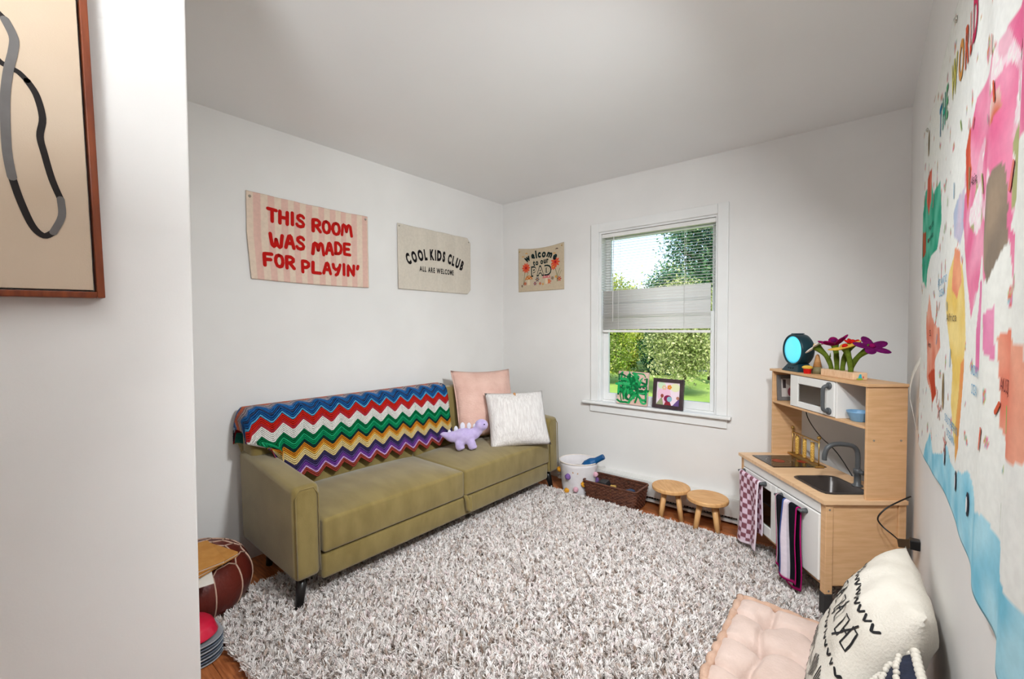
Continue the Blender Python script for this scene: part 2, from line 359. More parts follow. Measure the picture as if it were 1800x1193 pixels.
# added fill lamps, all out of frame: on the wall, entry and ceiling
def area(name, loc, direction, size, power, parent, color=(.92, .975, 1.0), spread=180):
    l = bpy.data.lights.new(name, 'AREA'); l.shape = 'DISK'; l.size = size; l.energy = power; l.color = color; l.spread = math.radians(spread)
    o = bpy.data.objects.new(name, l); COL.objects.link(o); o.location = loc; o.rotation_euler = Vector(direction).to_track_quat('-Z', 'Y').to_euler(); o.parent = parent; return o
FILL_WALL, FILL_UP, FILL_SPOT = 23, 25, 13
wl = thing('added_wall_lamp', 'added round fill lamp, unseen, high on the right wall', 'lamp', (XR, 1.02, 2.02))  # invented fixture, added to brighten the left wall
g = G(); g.lathe([(.07, 0), (.07, .015), (.05, .02)], 24, Matrix.Rotation(-PI/2, 4, 'Y')); g.build('back_plate', MT['steel'], wl, smooth=False)
aim = Vector((-1, .54, -.64)).normalized(); Q = aim.to_track_quat('Z', 'Y').to_matrix().to_4x4(); Q.translation = Vector((-.05, 0, 0))
g = G(); g.lathe([(.02, -.03), (.09, -.02), (.125, .01), (.13, .04)], 32, Q); g.build('shade', MT['trim'], wl, smooth=True)
g = G(); g.lathe([(.124, .036), (.06, .042), (.002, .044)], 32, Q); g.build('diffuser', MT['fillglass'], wl, smooth=True)
area('wall_fill_light', Vector((-.05, 0, 0))+aim*.05, aim, .24, FILL_WALL, wl, spread=120)
tl = thing('added_uplighter', 'added tall white fill uplighter, unseen, in the entry', 'lamp', (-.42, -.42, .001))  # made-up uplighter, added to bounce fill off the ceiling
g = G(); g.lathe([(.13, 0), (.13, .012), (.02, .025)], 32); g.build('base', MT['trim'], tl)
g = G(); g.tube([(0, 0, .02), (0, 0, 1.62)], .012, 12); g.build('pole', MT['trim'], tl, smooth=True)
g = G(); g.lathe([(.02, 1.60), (.10, 1.64), (.17, 1.72), (.175, 1.72), (.105, 1.63), (.02, 1.59)], 36, caps=False); g.build('shade', MT['trim'], tl, smooth=True)
g = G(); g.lathe([(.15, 1.69), (.08, 1.695), (.002, 1.696)], 36, caps=False); g.build('diffuser', MT['fillglass'], tl, smooth=True)
area('uplighter_fill_light', (0, 0, 1.73), (-.35, .30, 1), .30, FILL_UP, tl)
cs = thing('added_spotlight', 'added white fill spotlight, unseen, above the entry', 'lamp', (-.42, .50, HC))  # unseen spotlight, added to lift the rug and lower right wall
g = G(); g.lathe([(.06, 0), (.06, -.02), (.02, -.025)], 24); g.build('canopy', MT['trim'], cs)
aim2 = Vector((-.15, .62, -1)).normalized(); Q = aim2.to_track_quat('Z', 'Y').to_matrix().to_4x4(); Q.translation = Vector((0, .01, -.07))
g = G(); g.lathe([(.03, -.05), (.06, -.04), (.075, .05), (.07, .05), (.055, -.03)], 28, Q, caps=False); g.build('head', MT['trim'], cs, smooth=True)
g = G(); g.lathe([(.068, .03), (.03, .034), (.002, .035)], 28, Q); g.build('diffuser', MT['fillglass'], cs, smooth=True)
area('spot_fill_light', Vector((0, .01, -.07))+aim2*.055, aim2, .13, FILL_SPOT, cs, spread=105)

# ------------------------------------------------------------------ things on the walls
def panel(name, label, cat, loc, rotz, a0, a1, b0, b1, depth, colfn, na, nb, mt='cloth_print', edge=None):
    t = thing(name, label, cat, loc, rotz)
    def surf(a, b, off=0.0):
        da, db = edge(a, b) if edge else (0, 0)
        return Vector((a+da, -(depth(a, b)+off), b+db))
    g = G(); g.grid(lambda u, v: surf(a0+(a1-a0)*u, b0+(b1-b0)*v), na, nb, lambda u, v: colfn(a0+(a1-a0)*u, b0+(b1-b0)*v))
    g.build('sheet', MT[mt], t, smooth=True, solid=.0012, fixn=False)
    return t, surf
def pin(t, surf, a, b, mt='steel', r=.008):
    P = surf(a, b, .001); g = G(); g.lathe([(r, 0), (r*.9, .003), (r*.4, .0055), (.0005, .006)], 12, Matrix.Translation(P) @ Matrix.Rotation(PI/2, 4, 'X')); g.build('push_pin', MT[mt], t, smooth=True)
def nz1(a, b, s=0): return mnoise.noise(Vector((a, b, s)))
ST = {  # hand-drawn capitals as pen strokes in a unit box
 'T': [[(0,1),(1,.98)], [(.5,1),(.48,0)]], 'H': [[(.08,1),(.05,0)], [(.95,1),(.92,0)], [(.08,.5),(.92,.5)]], 'I': [[(.5,1),(.5,0)]],
 'S': [[(.95,.85),(.8,.97),(.5,1),(.18,.88),(.15,.68),(.4,.55),(.75,.45),(.95,.28),(.85,.08),(.5,0),(.15,.04),(.03,.16)]],
 'R': [[(.08,0),(.08,1),(.6,1),(.92,.85),(.9,.62),(.55,.48),(.08,.45)], [(.45,.47),(.98,0)]],
 'O': [[(.5,1),(.2,.92),(.04,.68),(.03,.38),(.2,.08),(.5,0),(.8,.08),(.97,.38),(.95,.7),(.8,.93),(.5,1)]],
 'M': [[(0,0),(.1,.85),(.22,.97),(.36,.85),(.48,.35)], [(.48,.35),(.6,.85),(.74,.98),(.88,.85),(1,0)]],
 'W': [[(0,1),(.12,.15),(.25,.02),(.38,.15),(.48,.62)], [(.48,.62),(.6,.15),(.75,.02),(.88,.15),(1,1)]],
 'A': [[(.02,0),(.42,.95),(.55,1),(.68,.9),(1,0)], [(.2,.36),(.85,.36)]],
 'D': [[(.08,0),(.08,1),(.5,.97),(.88,.75),(.97,.45),(.8,.12),(.5,.01),(.08,0)]],
 'E': [[(.95,1),(.08,.98),(.08,.02),(.98,0)], [(.08,.5),(.8,.52)]], 'F': [[(.95,1),(.08,.98),(.06,0)], [(.08,.5),(.78,.52)]],
 'P': [[(.08,0),(.08,1),(.6,1),(.95,.85),(.92,.6),(.6,.44),(.1,.42)]], 'L': [[(.1,1),(.08,.04),(.95,.02)]],
 'Y': [[(.02,1),(.1,.68),(.35,.52),(.6,.55),(.85,.75)], [(.97,1),(.85,.6),(.6,.1),(.4,0)]], 'N': [[(.04,0),(.08,1),(.9,.02),(.95,1)]], "'": [[(.6,1),(.3,.72)]] }
def hand_text(par, surf, word, a0, a1, b0a, b0b, h, w, col):
    wd = {'I': .3, "'": .25, 'M': 1.25, 'W': 1.25}
    tot = sum(wd.get(c, .85) for c in word)+.32*(len(word)-1); s = (a1-a0)/tot; x = a0
    for c in word:
        cw = wd.get(c, .85)*s; bb = b0a+(b0b-b0a)*((x-a0)/(a1-a0))+random.uniform(-.003, .003)
        g = G()
        for st in ST[c]: g.stroke([(x+px*cw, bb+py*h) for px, py in st], w, surf, .0022, col, step=.006)
        g.build('letter', MT['tint'], par, fixn=False)
        x += cw+.32*s
FC = {}
def glyph(ch, bold=0.0):
    if (ch, bold) in FC: return FC[(ch, bold)]
    cu = bpy.data.curves.new('g', 'FONT'); cu.body = ch; cu.offset = bold; cu.resolution_u = 3
    ob = bpy.data.objects.new('g', cu); COL.objects.link(ob); dg = bpy.context.evaluated_depsgraph_get(); dg.update()
    ev = ob.evaluated_get(dg); me = ev.to_mesh(); V = [(v.co.x, v.co.y) for v in me.vertices]; F = [tuple(p.vertices) for p in me.polygons]
    ev.to_mesh_clear(); bpy.data.objects.remove(ob, do_unlink=True); bpy.data.curves.remove(cu)
    x0 = min(v[0] for v in V); x1 = max(v[0] for v in V); FC[(ch, bold)] = ([(x-x0, y) for x, y in V], F, x1-x0); return FC[(ch, bold)]
def type_text(g, surf, text, a0, a1, h, line, col, bold=0.0, gap=.12, off=.0022, space=.4, jitter=0):
    """lay set type between a0 and a1; line(a) gives the base line height, letters turn with it"""
    G_ = [None if c == ' ' else glyph(c, bold) for c in text]
    tot = sum(space if q is None else q[2] for q in G_)+gap*(len(text)-1); s = (a1-a0)/tot; x = a0; k = h/.73
    for q in G_:
        w = (space if q is None else q[2])*s
        if q is not None:
            cx = x+w/2; b = line(cx); sl = math.atan((line(cx+.002)-line(cx-.002))/.004); c_, s_ = math.cos(sl), math.sin(sl); dj = random.uniform(-jitter, jitter)
            V = []
            for px, py in q[0]:
                X = (px*s-w/2); Y = py*k; V.append(surf(cx+X*c_-Y*s_, b+dj+X*s_+Y*c_, off))
            if isinstance(g, G): g.add(V, q[1], col)
            else: o_ = G(); o_.add(V, q[1], col); o_.build('letter', MT['tint'], g, fixn=False)
        x += w+gap*s

# striped banner
def d1(a, b): return .009+.0028*math.sin(a*42+b*3)-.004*math.exp(-((a+.02)/.028)**2)-.004*math.exp(-((a-.2)/.028)**2)+.012*max(0, -b*2)*(.5+.5*math.sin(a*9+1)) + .004*nz1(a*6, b*3) + .006*max(0, abs(a)-.28)*4*(b < 0)
def c1(a, b):
    k = math.floor((a+.378)/.0375) % 2; base = lin(224,184,170) if k else lin(228,206,186)
    f = 1-.05*abs(nz1(a*20, b*3, 3)); return tuple(c*f for c in base)
P1, S1 = panel('fabric_banner', 'pink striped fabric banner with red hand lettering above the sofa', 'banner', (XL, 1.31, 1.81), PI/2, -.374, .378, -.242, .243, d1, c1, 160, 60, edge=lambda a, b: (.018*(b < 0)*(-b/.24)*(a < 0)*(-a/.37), -.006*math.sin((a+.37)*4)))
RED = lin(186,26,22)
hand_text(P1, S1, 'THIS', -.264, -.056, .100, .102, .068, .0205, RED); hand_text(P1, S1, 'ROOM', -.005, .258, .088, .096, .07, .0205, RED)
hand_text(P1, S1, 'WAS', -.254, -.058, -.043, -.030, .072, .0205, RED); hand_text(P1, S1, 'MADE', -.005, .245, -.050, -.025, .07, .0205, RED)
hand_text(P1, S1, 'FOR', -.296, -.125, -.155, -.162, .066, .0205, RED); hand_text(P1, S1, "PLAYIN'", -.077, .306, -.172, -.165, .066, .0205, RED)
for a, b in ((-.355, .215), (.36, .222)): pin(P1, S1, a, b)
# cream banner
def d2(a, b): return .009-.004*math.exp(-(a/.028)**2)-.0035*math.exp(-((a+.19)/.028)**2)-.0035*math.exp(-((a-.19)/.028)**2)+.0022*math.sin(a*30-b*4)+.022*max(0, -b*2)*max(0, -a*1.6)**1.2 + .003*nz1(a*5, b*2, 5) + .003*abs(math.sin((a+.08)*12))*0
def c2(a, b):
    f = 1-.05*max(0, 1-abs(a+.0)/.006) - .04*max(0, 1-abs(a+.19)/.006) - .04*max(0, 1-abs(a-.19)/.006); f *= 1-.03*abs(nz1(a*14, b*5, 3)); return tuple(c*f for c in lin(214,204,190))
def e2(a, b):
    cut = max(0, (abs(a)+abs(b))-.575); return (-.5*cut*(1 if a > 0 else 0), -.5*cut*(1 if b > 0 else -1)*(a > 0))
P2, S2 = panel('fabric_banner', 'cream fabric banner with black arched lettering near the corner', 'banner', (XL, 2.305, 1.815), PI/2, -.375, .375, -.238, .24, d2, c2, 160, 60, edge=e2)
INK = lin(30,26,28)
type_text(P2, S2, 'COOL KIDS CLUB', -.285, .27, .078, lambda a: .014-.80*a*a, INK, bold=.06, gap=.15, space=.22)
type_text(P2, S2, 'ALL ARE WELCOME', -.178, .178, .040, lambda a: -.090, INK, bold=.035, gap=.16, space=.26)
for a, b in ((-.36, .222), (.352, .205)): pin(P2, S2, a, b, r=.006)
# small welcome sign on the back wall
def d3(a, b): return .004+.012*max(0, (a-.1)*3)*max(0, .1+b)+.002*nz1(a*8, b*8)
P3, S3 = panel('welcome_sign', 'small tan welcome sign with red flowers beside the window', 'sign', (-2.245, YB, 1.805), 0, -.243, .248, -.193, .2, d3, lambda a, b: tuple(c*(1-.03*abs(nz1(a*18, b*18))) for c in lin(202,184,158)), 60, 40,
    edge=lambda a, b: (0, -.018*math.cos((a+.0)*7.0)*max(0, b)*5 if b > .1 else 0))
GI = lin(24,40,40)
type_text(P3, S3, 'welcome', -.160, .165, .070, lambda a: .112-1.9*a*a, GI, bold=.055, gap=.1)
type_text(P3, S3, 'to our', -.075, .092, .048, lambda a: .040+.09*a, GI, bold=.05, gap=.1, space=.25)
type_text(P3, S3, 'PAD', -.098, .12, .082, lambda a: -.056, GI, bold=.075, gap=.04)
type_text(P3, S3, 'PAD', -.088, .110, .070, lambda a: -.051, lin(206,188,162), bold=.012, gap=.17, off=.0027)
g = G()
def flower(a, b, r, col, c2, n=8):
    g = G()
    for k in range(n):
        t = 2*PI*k/n; g.disc(a+r*.6*math.cos(t), b+r*.6*math.sin(t), r*.45, r*.2, S3, .0016, 8, col, t)
    g.disc(a, b, r*.28, r*.28, S3, .002, 8, c2); g.build('flower_print', MT['tint'], P3, fixn=False)
O1, O2, O3 = lin(214,84,54), lin(176,30,40), lin(214,150,60)
GR = lin(110,112,70)
g.stroke([(-.165, .0), (-.175, -.07), (-.185, -.13)], .005, S3, .0013, GR); g.stroke([(-.13, -.02), (-.17, -.1), (-.182, -.13)], .004, S3, .0013, GR)
g.stroke([(.155, .0), (.175, -.06), (.178, -.12)], .005, S3, .0013, GR); g.stroke([(.205, -.01), (.185, -.06), (.18, -.12)], .004, S3, .0013, GR); g.stroke([(.22, -.03), (.19, -.09)], .003, S3, .0013, GR)
flower(-.155, .02, .045, O1, O2, 10); flower(.16, .045, .045, O1, O2, 9); flower(.14, .005, .028, O1, O3, 8)
for a, col in ((-.125, lin(196,120,60)), (.068, lin(206,120,120))):
    g.poly([(a-.045, -.085), (a-.03, -.06), (a, -.048), (a+.03, -.06), (a+.045, -.085)], S3, .0016, col); g.poly([(a-.012, -.085), (a+.012, -.085), (a+.016, -.135), (a-.016, -.135)], S3, .0015, lin(220,200,170))
    for dx, dy in ((-.018, -.072), (.004, -.062), (.022, -.075)): g.disc(a+dx, dy, .005, .004, S3, .002, 6, lin(236,220,200))
for a, b, r, col in ((-.03, -.09, .022, lin(54,54,84)), (-.055, -.125, .018, lin(110,40,100)), (.0, -.128, .014, O2), (.095, -.115, .024, O1), (.13, -.09, .016, lin(48,60,70)), (.2, -.1, .022, O2), (-.165, -.12, .018, O2), (-.2, -.14, .012, lin(40,40,60)), (.165, -.08, .014, O3), (.03, -.135, .012, O3)): flower(a, b, r, col, O3, 6)
for a, b, col in ((-.15, .155, O3), (-.19, .125, O3), (.175, .16, lin(60,30,34)), (.15, .125, O3)): g.stroke([(a-.01, b), (a, b+.004), (a+.01, b-.001)], .007, S3, .0015, col)
o = g.build('small_printing', MT['tint'], P3, fixn=False); o['kind'] = 'stuff'
for a, b in ((-.228, .172), (.225, .178)): pin(P3, S3, a, b, 'gold', .006)

# big cloth world map on the right wall (a = world y mirrored about 1.45, b = z - 1.45)
MY, MZ = 1.45, 1.45
def pip(P, x, y):
    c = False; j = len(P)-1
    for i in range(len(P)):
        if (P[i][1] > y) != (P[j][1] > y) and x < (P[j][0]-P[i][0])*(y-P[i][1])/(P[j][1]-P[i][1])+P[i][0]: c = not c
        j = i
    return c
LAND = [
 ([(2.18,1.77),(1.98,1.78),(1.87,1.71),(1.72,1.70),(1.69,1.58),(1.76,1.52),(1.91,1.52),(2.03,1.49),(2.06,1.43),(2.2,1.45),(2.26,1.58),(2.26,1.7)], lin(50,160,128), lin(96,190,160)),
 ([(2.1,1.82),(1.96,1.80),(1.94,1.70),(2.02,1.66),(2.12,1.72)], lin(196,84,62), lin(224,130,110)),
 ([(2.24,1.64),(2.12,1.62),(2.1,1.55),(2.22,1.54)], lin(160,70,40), lin(180,90,60)),
 ([(1.95,1.40),(1.85,1.31),(1.67,1.28),(1.64,1.23),(1.74,1.19),(1.70,1.12),(1.80,1.06),(1.96,1.13),(1.99,1.24),(2.03,1.31)], lin(226,130,104), lin(236,170,146)),
 ([(1.92,1.14),(1.74,1.17),(1.68,1.10),(1.80,1.06)], lin(190,66,40), lin(206,84,50)),
 ([(1.42,1.45),(1.30,1.42),(1.24,1.32),(1.22,1.26),(1.26,1.2),(1.28,1.12),(1.33,1.02),(1.40,1.1),(1.40,1.2),(1.48,1.26),(1.54,1.34),(1.49,1.42)], lin(232,196,104), lin(240,214,140)),
 ([(1.42,1.46),(1.34,1.45),(1.31,1.38),(1.37,1.35),(1.43,1.39)], lin(232,140,110), lin(240,170,130)),
 ([(1.30,1.20),(1.24,1.22),(1.27,1.02),(1.33,.98)], lin(232,150,90), lin(220,170,90)),
 ([(1.44,1.55),(1.30,1.58),(1.26,1.50),(1.34,1.46),(1.44,1.48)], lin(170,186,210), lin(210,196,214)),
 ([(1.16,1.70),(1.00,1.70),(.84,1.72),(.70,1.66),(.72,1.5),(.86,1.5),(.9,1.40),(1.0,1.36),(1.08,1.40),(1.16,1.30),(1.22,1.38),(1.30,1.50),(1.30,1.60),(1.22,1.66)], lin(226,110,150), lin(238,160,186)),
 ([(1.02,1.52),(.92,1.52),(.9,1.40),(.98,1.36),(1.04,1.42)], lin(136,122,108), lin(160,140,120)),
 ([(1.30,1.64),(1.22,1.68),(1.18,1.6),(1.24,1.5)], lin(206,84,60), lin(220,110,80)),
 ([(1.00,1.64),(.93,1.64),(.93,1.60),(1.0,1.60)], lin(206,90,50), lin(240,240,236)),
 ([(.92,1.27),(.82,1.29),(.74,1.26),(.72,1.14),(.82,1.12),(.92,1.15)], lin(226,128,104), lin(236,166,140)),
 ([(1.00,1.30),(.94,1.32),(.93,1.24),(1.0,1.24)], lin(220,110,160), lin(232,150,184)),
 ([(1.10,1.36),(1.06,1.36),(1.09,1.22),(1.13,1.2)], lin(220,110,160), lin(232,150,184)),
 ([(.90,1.42),(.84,1.41),(.83,1.33),(.88,1.34)], lin(222,90,140), lin(232,140,170)),
 ([(2.16,.84),(1.98,.90),(1.85,.97),(1.75,.92),(1.60,.95),(1.45,.99),(1.30,.96),(1.18,1.01),(1.05,.99),(.95,1.0),(.7,.97),(.7,.82)], lin(126,196,220), lin(176,222,236)) ]
def c_map(a, b):
    y = MY-a; z = MZ+b; w = nz1(y*9, z*9, 1)*.022; w2 = nz1(y*9, z*9, 7)*.022
    for P, ca, cb in reversed(LAND):
        if pip(P, y+w, z+w2):
            if cb == LAND[9][2] and nz1(y*11, z*11, 21) > .22: return random.choice((lin(236,232,228), lin(240,210,220))) if nz1(y*19, z*19, 3) > 0 else lin(170,170,120) if nz1(y*7, z*7, 5) > .1 else lin(232,180,196)
            f = min(1, max(0, .5+nz1(y*13, z*13, 4)*1.3)); return tuple(p*(1-f)+q*f for p, q in zip(ca, cb))
    f = nz1(y*22, z*22, 11)
    if f > .46: return random.choice((lin(226,130,160), lin(150,190,200), lin(180,190,120), lin(214,120,90)))
    s = .5+.5*nz1(y*2, z*2, 2); return tuple(p*(1-s)+q*s for p, q in zip(lin(233,233,224), lin(236,236,234)))
def d_map(a, b):
    y = MY-a; f = max(0, (1.30-y)/.6)
    d = .008+.0095*f*(1+math.sin(y*27+b*1.2))*(1-.5*max(0, b)) + .003*nz1(y*5, b*2, 9); d += .012*max(0, -b-.2)*max(0, 1.6-y)
    return max(.003, d)
P4, S4 = panel('world_map_cloth', 'large white cloth world map with colourful painted continents', 'wall hanging', (XR, MY, MZ), -PI/2, -.80, .77, -.59, .57, d_map, c_map, 320, 200,
    edge=lambda a, b: (.02*max(0, -b)*max(0, -a-.5)*4, (.018*math.cos(a*5)-(.02 if b > 0 else -.02)*max(0, a)*1.0)*min(1, abs(b)/.58)**2))
g = G()
TC = [lin(40,120,160), lin(60,160,140), lin(90,170,120), None, lin(200,190,90), lin(214,150,80), lin(206,90,60), lin(206,70,50), lin(186,40,80)]
x = -.30
for ch, c in zip('THE WORLD', TC):
    if c is None: x += .06; continue
    q = glyph(ch, .03); w = q[2]*.075
    V = [S4(x+px*.075, .375+py*.115, .002) for px, py in q[0]]; o_ = G(); o_.add(V, q[1], c); o_.build('letter', MT['tint'], P4, fixn=False); x += w+.018
BLU = lin(96,160,196)
for (y, z, s, c) in ((1.12,1.20,'INDIAN',BLU),(1.12,1.165,'OCEAN',BLU),(1.62,1.40,'ATLANTIC',BLU),(1.62,1.37,'OCEAN',BLU),(1.40,1.05,'SOUTHERN',BLU),(1.40,1.02,'OCEAN',BLU),(.86,1.20,'AUSTRALIA',lin(120,60,60)),(1.92,1.60,'North',INK),(1.94,1.565,'America',INK),(1.87,1.26,'S.',INK),(1.9,1.225,'Ame',INK),(1.43,1.30,'Africa',lin(90,80,60)),(1.16,1.55,'Asia',INK)):
    n = len(s); k_ = .016 if y > 1.2 else .007; type_text(g, S4, s, MY-y-k_*n*.8, MY-y+k_*n*.8, .020, lambda a, z=z: z-MZ, c, gap=.12)
for (y, z, c) in ((1.62,1.06,lin(206,150,140)),(1.5,.99,lin(206,140,130))):
    for k in range(5): t = 2*PI*k/5+.3; g.stroke([(MY-y, z-MZ), (MY-y+.028*math.cos(t), z-MZ+.028*math.sin(t))], .008, S4, .002, c)
for (y, z) in ((1.50,.955),(1.3,.95),(1.15,.955)): g.disc(MY-y, z-MZ, .012, .024, S4, .002, 10, lin(50,50,60)); g.disc(MY-y-.003, z-MZ-.002, .006, .016, S4, .0026, 10, lin(230,230,230))
for (y, z) in ((2.08,1.93),(1.55,1.12)): g.disc(MY-y, z-MZ, .018, .05, S4, .002, 12, lin(176,150,110)); g.disc(MY-y, z-MZ, .006, .03, S4, .0026, 10, lin(120,100,70))
for k in range(30):
    y = random.uniform(.75, 2.1); z = random.uniform(1.0, 1.85); c = random.choice((lin(90,150,110), lin(140,170,90), lin(214,120,110), lin(120,160,190), lin(206,90,60)))
    g.stroke([(MY-y, z-MZ), (MY-y+random.uniform(-.02, .02), z-MZ+random.uniform(.01, .04))], .008, S4, .002, c)
o = g.build('small_printing', MT['tint'], P4, fixn=False); o['kind'] = 'stuff'
for a, b in ((-.68, .545), (.0, .535)): pin(P4, S4, a, b)

# framed line painting on the entry wall: its lower right corner sits at y 0.161, z 1.354
PT = thing('framed_painting', 'large beige canvas with a looping black line in a thin walnut frame', 'painting', (XP, .161, 1.354), rot=(0, math.radians(-1.4), PI/2))
PW, PH = .70, .95
g = G(); f = .012
for bx in ((-PW, -PW+f, -.034, -.001, 0, PH), (-f, 0, -.034, -.001, 0, PH), (-PW+f, -f, -.034, -.001, 0, f), (-PW+f, -f, -.034, -.001, PH-f, PH)): g.box(*bx)
g.build('frame', MT['frame'], PT, bevel=.0015)
g = G(); g.box(-PW+f+.004, -f-.004, -.026, -.004, f+.004, PH-f-.004); g.build('canvas', MT['canvas'], PT)
SP = lambda a, b, off=0: Vector((a, -.026-off, b))
pp = [(0.02,1.89),(0.032,1.871),(0.046,1.856),(0.055,1.829),(0.053,1.803),(0.045,1.762),(0.039,1.708),(0.037,1.624),(0.041,1.573),(0.049,1.533),(0.062,1.488),(0.076,1.471),(0.089,1.479),(0.102,1.512),(0.102,1.545),(0.092,1.581),(0.084,1.628),(0.08,1.659),(0.085,1.694),(0.079,1.734),(0.068,1.757),(0.058,1.768),(0.047,1.772),(0.037,1.777),(0.03,1.783),(0.0,1.80)]
pp = [(y-.161+.004, z-1.354) for y, z in pp]
def spl(P, n=5):
    out = []
    for i in range(len(P)-1):
        p0, p1, p2, p3 = P[max(i-1, 0)], P[i], P[i+1], P[min(i+2, len(P)-1)]
        for k in range(n):
            t = k/n; out.append(tuple(.5*((2*p1[j])+(-p0[j]+p2[j])*t+(2*p0[j]-5*p1[j]+4*p2[j]-p3[j])*t*t+(-p0[j]+3*p1[j]-3*p2[j]+p3[j])*t**3) for j in range(len(p1))))
    return out+[P[-1]]
g = G(); g.stroke(spl(pp[:3]), .010, SP, .0008); g.stroke(spl(pp[8:13]), .0105, SP, .0008); g.stroke(spl(pp[14:21]), .010, SP, .0008); g.stroke(spl(pp[20:]), .009, SP, .0008); g.build('black_stroke', MT['ink'], PT, fixn=False)
g = G(); g.stroke(spl(pp[2:9]), .0125, SP, .0012); g.stroke(spl(pp[12:15]), .011, SP, .0012); g.build('grey_stroke', MT['greyink'], PT, fixn=False)
g = G(); lp = [(-.15,.53),(-.28,.62),(-.42,.58),(-.5,.42),(-.46,.28),(-.36,.22),(-.24,.3),(-.16,.44)]; g.stroke(spl(lp), .011, SP, .0008); g.build('black_stroke', MT['ink'], PT, fixn=False)

# ------------------------------------------------------------------ sofa (local x toward the room, y along the wall)
SO = thing('sofa', 'long olive green velvet sofa with black splayed legs', 'sofa', (-1.925, .838, 0), math.radians(-1.1))
LEN = 2.03
for y0, y1 in ((0, .125), (LEN-.125, LEN)):
    g = G(); g.hexa([Vector(p) for p in ((-.66,y0+.004,.165),(0,y0+.004,.165),(0,y1-.004,.165),(-.66,y1-.004,.165),(-.68,y0,.64),(-.012,y0,.585),(-.012,y1,.585),(-.68,y1,.64))])
    a = g.build('arm', MT['olive'], SO, smooth=True, bevel=.028, seg=4)
    q = G(); ys = (y0+.012, y1-.012); q.tube([(.0015, ys[0], .19), (-.008, ys[0], .54), (-.014, ys[0]+.02, .572), (-.014, ys[1]-.02, .572), (-.008, ys[1], .54), (.0015, ys[1], .19)], .003, 6); q.build('piping', MT['olive'], a, smooth=True)
g = G(); g.box(-.64, -.012, .13, LEN-.13, .125, .248); g.build('base', MT['olive'], SO, smooth=True, bevel=.018, seg=3)
for y0, y1 in ((.131, LEN/2-.004), (LEN/2+.004, LEN-.131)):
    g = cushion_mesh(-.54, .0, y0, y1, .254, .412, .035, seed=y0); g.build('seat_cushion', MT['olive'], SO, smooth=True, bevel=.03, seg=4)
for y0, y1 in ((.02, LEN/2-.002), (LEN/2+.002, LEN-.02)):
    g = G(); g.hexa([Vector(p) for p in ((-.66,y0,.30),(-.47,y0,.30),(-.47,y1,.30),(-.66,y1,.30),(-.70,y0,.84),(-.575,y0,.84),(-.575,y1,.84),(-.70,y1,.84))]); g.build('backrest', MT['olive'], SO, smooth=True, bevel=.03, seg=4)
for x, y, sx, sy in ((-.075,.065,1,-1), (-.075,LEN-.065,1,1), (-.56,.12,-1,-.3), (-.56,LEN-.12,-1,.3)):
    g = G(); g.tube([(x, y, .17), (x+sx*.03, y+sy*.032, .004)], [.026, .016], 14); g.build('leg', MT['blackwood'], SO, smooth=True)
ym = LEN/2+.012; sp_ = spl([(.0, ym-.008, .262), (.016, ym-.008, .235), (.020, ym-.004, .185), (.022, ym+.002, .168), (.022, ym+.010, .172), (.018, ym+.016, .20), (.010, ym+.020, .252)], 4)
g = G(); g.grid(lambda u, v: Vector(sp_[min(len(sp_)-1, int(u*(len(sp_)-1)+.5))])+Vector((.0, .0, 0))+Vector((.020*(v-.5), .016*(v-.5), 0)), len(sp_)-1, 2); g.build('pull_strap', MT['olive'], SO, smooth=True, solid=.005)

# crochet blanket: rows of yarn that follow a zigzag, draped over the backrest
BK = thing('crochet_blanket', 'rainbow zigzag crochet blanket draped over the sofa back', 'blanket', (-1.925, .838, 0), math.radians(-1.1))
prof = [(-.445, .455), (-.463, .52), (-.497, .64), (-.53, .76), (-.552, .825), (-.572, .851), (-.60, .860), (-.66, .860), (-.695, .852), (-.716, .82), (-.716, .70), (-.714, .50), (-.712, .40)]
acc = [0]
for p, q in zip(prof[:-1], prof[1:]): acc.append(acc[-1]+math.hypot(q[0]-p[0], q[1]-p[1]))
def on_prof(L):
    if L <= 0:
        d = (prof[1][0]-prof[0][0], prof[1][1]-prof[0][1]); l = math.hypot(*d); return prof[0][0]+d[0]/l*L, prof[0][1]+d[1]/l*L, (d[1]/l, -d[0]/l)
    for i in range(len(prof)-1):
        if L <= acc[i+1] or i == len(prof)-2:
            t = (L-acc[i])/(acc[i+1]-acc[i]); d = (prof[i+1][0]-prof[i][0], prof[i+1][1]-prof[i][1]); l = math.hypot(*d)
            return prof[i][0]+d[0]*t, prof[i][1]+d[1]*t, (d[1]/l, -d[0]/l)
bands = [(.022,(168,72,60)),(.012,(222,176,226)),(.020,(116,66,152)),(.014,(84,66,120)),(.022,(66,58,96)),(.034,(240,214,152)),(.012,(226,170,70)),(.022,(216,134,40)),(.016,(28,58,56)),(.022,(18,150,96)),(.012,(40,176,120)),(.024,(10,110,66)),(.052,(236,232,226)),(.016,(206,60,70)),(.034,(222,46,36)),(.014,(90,164,206)),(.026,(38,100,166)),(.012,(60,80,120)),(.022,(44,106,170)),(.012,(110,120,150)),(.010,(190,176,176)),(.010,(120,112,124)),(.012,(200,180,170)),(.012,(150,110,120)),(.04,(222,120,90)),(.03,(90,120,170)),(.02,(150,160,180)),(.05,(30,30,40)),(.05,(160,40,50)),(.05,(40,120,110)),(.06,(230,210,160))]
rows = []; tot = 0
for w, c in bands:
    n = max(1, round(w/.0105))
    for k in range(n): rows.append((tot+w*k/n, tot+w*(k+1)/n, tuple(x*(1.0 if (k+len(rows)) % 2 else .84) for x in lin(*c)))) 
    tot += w
NP = 12; S_0, S_1 = -.115, 1.335; ncol = NP*10; Vb = []; Fb = []; Cb = []
def zig(s):
    t = (s/.1085) % 1.0; return .048*(1-abs(2*t-1)) - .0
